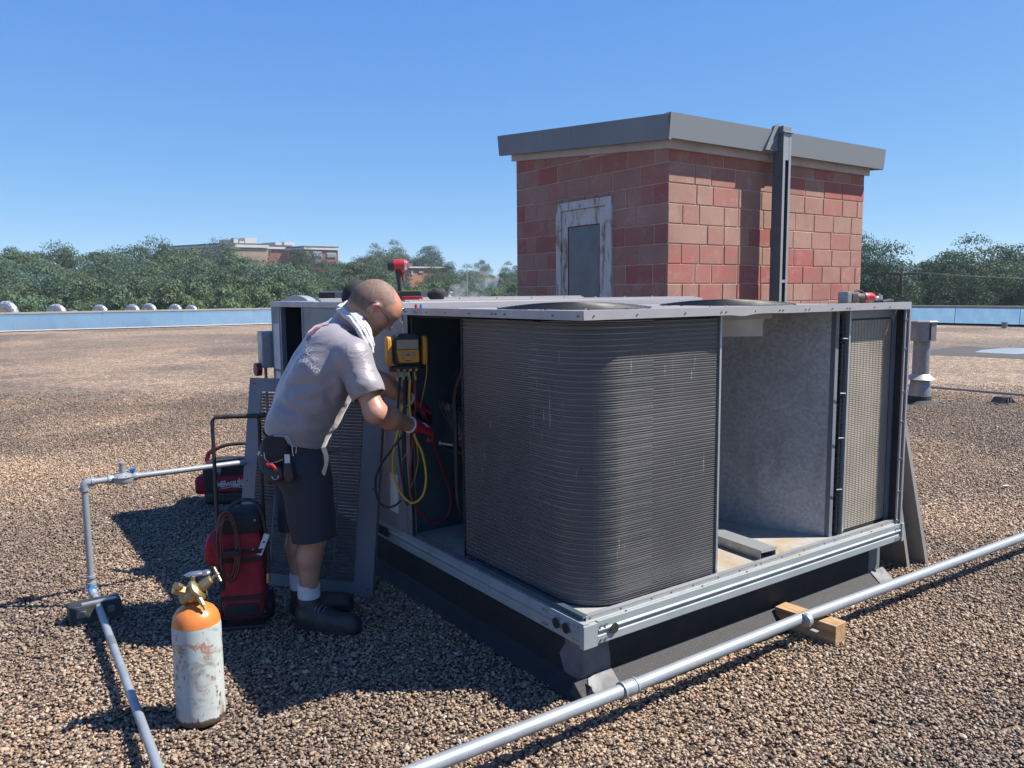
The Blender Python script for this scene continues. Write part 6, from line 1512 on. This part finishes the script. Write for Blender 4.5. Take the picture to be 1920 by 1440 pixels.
def tree(x, top, Y, proto, wscale=1.0, label='', group='trees beyond the roof', gz=GZ):
    p_ = P(x, top, Y); h = p_.z - gz; cm, tm = PROTO[proto]
    t = thing('bush' if proto in (5, 8) else 'tree', label, 'bush' if proto in (5, 8) else 'tree', (p_.x, p_.y, gz), random.uniform(0, 6.28), group)
    t.scale = (h * wscale, h * wscale, h)
    for nm, me in (('crown', cm), ('trunk', tm)): share(nm, me, t)
    return t
MARKS = [(12, 'the largest vent'), (60, 'the gap past the largest vent'), (106, 'the second vent'), (140, 'the smallest vent'), (187, 'the lone vent'), (218, 'the gap before the vent pair'), (263, 'the vent pair'),
         (300, 'the gap past the vent pair'), (328, 'the second last vent'), (358, 'the last vent'), (410, 'the school left end'), (445, 'the low school roof boxes'), (475, 'the tall white roof box'), (510, 'the school recess'), (545, 'the school inner corner'),
         (575, 'the school porch'), (600, 'the middle school windows'), (640, 'the school right end'), (675, 'the bald head'), (720, 'the gap before the wrench'), (748, 'the impact wrench'), (800, 'the orange building'), (835, 'the orange building right end'), (875, 'the thin pale pole'), (905, 'the steam plume'), (932, 'the white house'), (962, 'the block house left wall'),
         (1640, 'the block house right edge'), (1690, 'the utility pole'), (1727, 'the gap past the pole'), (1768, 'the skyline dip'), (1836, 'the tallest crown'), (1885, 'the roof drain'), (1915, 'the right picture edge')]
ORD = ['first', 'second', 'third', 'fourth', 'fifth', 'sixth', 'seventh', 'eighth', 'ninth', 'tenth', 'eleventh', 'twelfth', 'thirteenth', 'fourteenth', 'fifteenth', 'sixteenth', 'seventeenth', 'eighteenth', 'nineteenth', 'twentieth']
TINT = ['fresh green', 'blue green', 'blue green', 'light green', 'green', 'light green', 'dark green', 'slim green', 'green']
def row(items, what, rowname, group):
    vis = sorted([it for it in items if -25 < it[0] < 1950]); n = 0
    for it in vis:
        x, y, Y, pr, ws = it; mk = min(MARKS, key=lambda m: abs(m[0] - x))[1]
        tree(x, y, Y, pr, ws, '%s %s near %s, %s in the %s' % (TINT[pr], what, mk, ORD[n], rowname), group); n += 1
jit = lambda i, a, m: a + i * 37 % m
back = [(-15, 466), (30, 458), (62, 452), (105, 463), (150, 469), (183, 459), (216, 456), (248, 451), (284, 461), (312, 453), (345, 459), (372, 456), (402, 463), (434, 469)]
row([(x, y + 2, jit(i, 118, 17), [0, 7, 1, 2][i % 4], 1.0) for i, (x, y) in enumerate(back)], 'tree', 'skyline row', 'trees in the belt beyond the left parapet')
mid = [(5, 482), (48, 488), (88, 480), (128, 487), (170, 490), (205, 484), (238, 492), (272, 486), (310, 496), (350, 482), (388, 490), (425, 486), (455, 482), (490, 482), (525, 486)]
row([(x, y, jit(i, 96, 13), [2, 0, 7, 1, 3][i % 5], 1.05) for i, (x, y) in enumerate(mid)], 'tree', 'middle row', 'trees in the belt beyond the left parapet')
frt = [(32, 518), (78, 510), (118, 520), (160, 508), (200, 524), (232, 512), (268, 518), (306, 510), (342, 520), (378, 505), (415, 515), (450, 503), (486, 512), (515, 500), (548, 515)]
row([(x, y, jit(i, 80, 9), [3, 2, 0, 7][i % 4], 1.1) for i, (x, y) in enumerate(frt)], 'tree', 'front row', 'trees in the belt beyond the left parapet')
low = [(8, 556), (40, 562), (75, 565), (120, 560), (160, 556), (205, 552), (235, 548), (270, 542), (300, 550), (330, 530), (352, 540), (395, 535), (425, 542), (460, 530), (490, 540), (520, 535)]
row([(x, y, 66 + i % 4, [5, 3, 8][i % 3], .75) for i, (x, y) in enumerate(low)], 'bush', 'low row', 'bushes in front of the tree belt')
row([(552, 478, 150, 6, .85), (585, 502, 130, 0, 1), (612, 484, 145, 2, 1), (640, 478, 150, 1, 1.1), (668, 481, 145, 7, 1.2), (690, 474, 150, 2, 1), (720, 488, 140, 0, 1)], 'tree', 'upper row there', 'trees behind the technician')
row([(570, 525, 95, 7, 1), (600, 520, 100, 3, 1), (640, 524, 100, 2, 1), (680, 520, 100, 3, 1), (715, 524, 100, 3, 1), (750, 522, 105, 0, 1), (785, 530, 110, 3, 1)], 'tree', 'lower row there', 'trees behind the technician')
for x, y, Y, pr, ws, lb in [(700, 470, 240, 4, .7, 'distant dark tree just left of the impact wrench'), (738, 464, 240, 4, .8, 'distant tree rising behind the red impact wrench'), (792, 471, 230, 6, .85, 'round dark tree rising above the orange building'), (818, 489, 235, 6, .5, 'small dark tree right of the round dark one')]: tree(x, y, Y, pr, ws, lb, None)
row([(815, 512, 130, 4, .8), (832, 501, 150, 6, .7), (850, 512, 140, 0, 1), (872, 507, 190, 4, .8), (897, 497, 190, 6, .55), (915, 512, 170, 4, .7), (935, 518, 180, 0, 1), (952, 502, 210, 4, .7), (972, 506, 200, 6, .7), (1000, 515, 170, 4, .8)], 'tree', 'upper centre row', 'trees between the wrench and the block house')
row([(800, 532, 98, 5, .7), (845, 535, 100, 3, 1), (885, 522, 130, 4, .8), (905, 540, 100, 5, .6), (925, 532, 110, 3, 1), (950, 530, 115, 3, 1.1), (965, 538, 100, 8, .6), (985, 520, 150, 0, 1)], 'tree', 'lower centre row', 'trees between the wrench and the block house')
tree(1640, 441, 62, 2, .85, 'tall open topped tree close beside the block house on the right', None)
tree(1610, 470, 66, 4, .6, 'dense tree half hidden behind the block house right edge', None)
tree(1662, 498, 60, 6, .55, 'lower dark tree standing just left of the utility pole', None)
tree(1836, 468, 74, 4, 1.05, 'broad olive green tree with the tallest crown on the far right', None)
tree(1868, 478, 76, 6, .95, 'dense dark tree pressed against the right flank of the tallest crown', None)
tree(1800, 488, 76, 6, .8, 'dense dark tree pressed against the left flank of the tallest crown', None)
row([(1560, 485, 80, 2, 1), (1700, 512, 78, 6, .6), (1727, 492, 80, 7, .9), (1745, 505, 76, 6, .6), (1768, 496, 78, 0, 1), (1790, 500, 70, 6, .6), (1885, 482, 78, 4, .9), (1910, 496, 76, 3, 1), (1945, 490, 80, 4, .8)], 'tree', 'right row', 'trees in the row beyond the right parapet')
row([(1716, 535, 62, 6, .5), (1760, 532, 62, 6, .6), (1810, 530, 60, 6, .6), (1860, 528, 62, 6, .6), (1905, 530, 62, 4, .6), (1949, 528, 60, 6, .6)], 'tree', 'low right row', 'trees in the row beyond the right parapet')
for x, y, Y, pr, ws, lb in ((-60, 470, 110, 0, 1, 'green tree just outside the left picture edge'), (-115, 465, 112, 2, 1, 'green tree furthest beyond the left picture edge'), (1995, 480, 80, 0, 1, 'green tree just outside the right picture edge'), (2055, 482, 80, 4, .8, 'broad tree furthest beyond the right picture edge')): tree(x, y, Y, pr, ws, lb, None)

# ---- far brick school
YS = 255.0
BR_ = simple('far_red_brick', (.28, .10, .075), (.23, .08, .06), .9, 0, .3, 0); BO = simple('far_orange_brick', (.50, .22, .13), (.44, .18, .10), .9, 0, .3, 0)
WH = simple('far_white_trim', (.66, .66, .65), (.58, .58, .57), .7, 0, .3, 0); TN = simple('far_tan_brick', (.40, .28, .20), None, .9, 0, .3, 0); RB = simple('far_roof_edge', (.16, .10, .10), None, .8, 0, .3, 0)
GLS = simple('far_window_glass', (.35, .42, .45), (.25, .30, .33), .2, 0, .8, 0)
sc = thing('brick_school', 'long red brick building with white cornice and rooftop boxes above the trees', 'building', (P(500, 557, YS).x, YS, -9), R(0))
def wall_box(par, x0, x1, y0, y1, dY0, dY1, mat, name, off=YS):
    a = P(x0, y1, off + dY0); b = P(x1, y0, off + dY0); bz = par.location; m = MB(); D_ = dY1 - dY0; m.prism([(a.x - bz.x, a.y - bz.y, a.z - bz.z), (b.x - bz.x, a.y - bz.y, a.z - bz.z), (b.x - bz.x, a.y - bz.y, b.z - bz.z), (a.x - bz.x, a.y - bz.y, b.z - bz.z)], (D_ * (a.x / a.y - .30), D_, 0)); return obj(name, m, mat, par, smooth=None)
wall_box(sc, 562, 639, 466, 560, 0, 26, BR_, 'wall'); wall_box(sc, 560, 641, 461.5, 466, -.5, 26.5, WH, 'cornice'); wall_box(sc, 560, 640, 458.5, 461.5, -.3, 26.3, RB, 'roof_edge')
wall_box(sc, 497, 562, 467, 560, 8, 26, BR_, 'wall'); wall_box(sc, 492, 561, 461.5, 467, 7.5, 26, WH, 'cornice'); wall_box(sc, 491, 561, 458.8, 461.5, 7.4, 26, RB, 'roof_edge')
wall_box(sc, 404, 494, 466, 560, 3, 26, TN, 'wall'); wall_box(sc, 424, 494, 460, 465.8, 2.5, 26, WH, 'cornice'); wall_box(sc, 400, 426, 461.5, 465.5, 4, 26, WH, 'cornice'); wall_box(sc, 400, 492, 457.5, 460.5, 2.6, 26, RB, 'roof_edge')
for x0, x1, y0, y1 in ((462, 486, 447.5, 459), (438, 447, 451, 458), (450, 460, 454, 458), (526, 540, 454, 459), (545, 568, 452.5, 459)):
    wall_box(sc, x0, x1, y0, y1, 8, 14, WH, 'roof_box')
wall_box(sc, 423, 425, 449, 458, 4, 4.4, RB, 'chimney')
for x0, x1, y0, y1, nn in ((565, 571.5, 469.5, 475, 2), (581, 600.5, 469.5, 479, 5), (613, 633.5, 471, 480, 5), (583, 601, 485, 494, 4)):
    w_ = wall_box(sc, x0, x1, y0, y1, -.25, .05, WH, 'window')
    for k in range(nn):
        a = x0 + (x1 - x0) * (k + .22) / nn; b = x0 + (x1 - x0) * (k + .9) / nn; g_ = wall_box(sc, a, b, y0 + 1, y1 - 1, -.35, -.2, GLS, 'pane'); g_.parent = w_
wall_box(sc, 562.5, 571, 495, 506, -1.0, .0, WH, 'porch'); wall_box(sc, 571, 577, 498, 500, -.4, .0, WH, 'cornice')
sc.rotation_euler.z = R(30); sc.scale.x = .86; sc.location.x += 3.0
for x in (502, 516, 530): wall_box(sc, x, x + 1.5, 467, 478, 7.6, 8, RB, 'pilaster')
og = thing('orange_brick_building', 'low orange brick building with white roof edge partly hidden by trees', 'building', (P(800, 557, 190).x, 190, -9))
wall_box(og, 766, 838, 503, 560, 0, 20, BO, 'wall', 190); wall_box(og, 763, 841, 499.6, 503, -.5, 20.5, WH, 'roof_edge', 190); wall_box(og, 772, 783, 496.8, 499.5, 4, 8, WH, 'roof_box', 190)
wall_box(og, 784, 792, 508, 512, -.2, .1, GLS, 'window', 190); wall_box(og, 768.5, 772, 507, 516, -.2, .1, GLS, 'window', 190)
og.rotation_euler.z = R(30)
wh_ = thing('white_house', 'small white house glimpsed between trees left of the block house', 'house', (P(932, 540, 120).x, 120, -9))
wall_box(wh_, 926, 938, 528, 560, 0, 6, WH, 'wall', 120)
a = P(924, 528, 119.6) - wh_.location; b = P(940, 528, 119.6) - wh_.location; c = P(931, 523.5, 119.6) - wh_.location; m = MB(); m.prism([a, b, c], (0, 7, 0)); obj('roof', m, RB, wh_, smooth=None)

# ---- utility pole with wires, flag pole
up_ = thing('utility_pole', 'weathered wooden utility pole with crossarm beyond the right parapet', 'utility pole', (P(1689, 540, 58).x, 58, -9))
zt = P(1689, 504, 58).z + 9; m = MB(); m.cyl((0, 0, 0), (0, 0, zt), .17, .12, 10); obj('pole', m, BARK, up_)
m = MB(); m.box((-.9, -.06, zt - .45), (1.2, .06, zt - .30)); obj('crossarm', m, BARK, up_, smooth=None)
m = MB(); 
for x in (-.8, .5, 1.1): m.cyl((x, 0, zt - .3), (x, 0, zt - .12), .05, n=6)
obj('insulator', m, 'conduit', up_)
m = MB()
for x, dz in ((-.8, 0), (1.1, -.1)):
    m.tube([(x + 30 * t, -6 * t, zt - .12 + dz - 3.2 * t * (1 - t) * 1.2 + .4 * t) for t in np.linspace(0, 1, 10)], .009, 4)
    m.tube([(x - 26 * t, 4 * t, zt - .12 + dz - 2.6 * t * (1 - t) * 1.4 - 1.0 * t) for t in np.linspace(0, 1, 10)], .009, 4)
obj('overhead_wire', m, 'black', up_)
m = MB(); zf = P(876, 503, 90).z + 9; m.cyl((0, 0, 0), (0, 0, zf), .09, .06, 8); o = obj('light_pole', m, 'steel'); o.location = (P(876, 540, 90).x, 90, -9); tag(o, 'thin pale pole standing behind the steam plume', 'pole')

# ---- steam drifting up behind the unit
t = NT('steam_vapour'); t.t.nodes.remove(t.b); pv = t.n('VolumePrincipled'); t.l(pv.outputs[0], t.out.inputs['Volume']); pv.inputs['Color'].default_value = (.92, .94, .96, 1); pv.inputs['Anisotropy'].default_value = .2
v = t.coord('Object'); f = t.noise(v, .75, 5, .6, 1.2); t.l(t.math('MULTIPLY', t.ramp(f, [(.50, 0), (.72, 1)]), .9), pv.inputs['Density'])
c0 = P(885, 548, 62); m = MB()
for px_, py_, rx, rz in ((865, 552, 1.1, .9), (885, 545, 1.5, 1.3), (898, 533, 1.3, 1.3), (908, 520, 1.2, 1.2), (903, 510, 1.0, .9), (862, 538, .9, .6)):
    m.ball(P(px_, py_, 62) - c0, (rx, 1.2, rz), 12, 8)
o = obj('steam_plume', m, t.m, None, smooth=80); rm = o.modifiers.new('r', 'REMESH'); rm.mode = 'VOXEL'; rm.voxel_size = .25; o.location = c0
tag(o, 'faint white steam plume drifting up in front of the trees', 'steam')

# ---- summer haze between here and the far trees
m = MB(); m.box((-430, -130, -14), (430, 530, 26)); hz = obj('haze', m, 'white', None, smooth=None); hz['kind'] = 'stuff'; tag(hz, 'thin bluish summer haze over the whole roof and the land beyond', 'haze')
t = NT('air_haze'); t.t.nodes.remove(t.b); pv = t.n('VolumePrincipled'); t.l(pv.outputs[0], t.out.inputs['Volume']); pv.inputs['Color'].default_value = (.78, .88, 1.0, 1); pv.inputs['Density'].default_value = .00032
hz.data.materials.clear(); hz.data.materials.append(t.m)
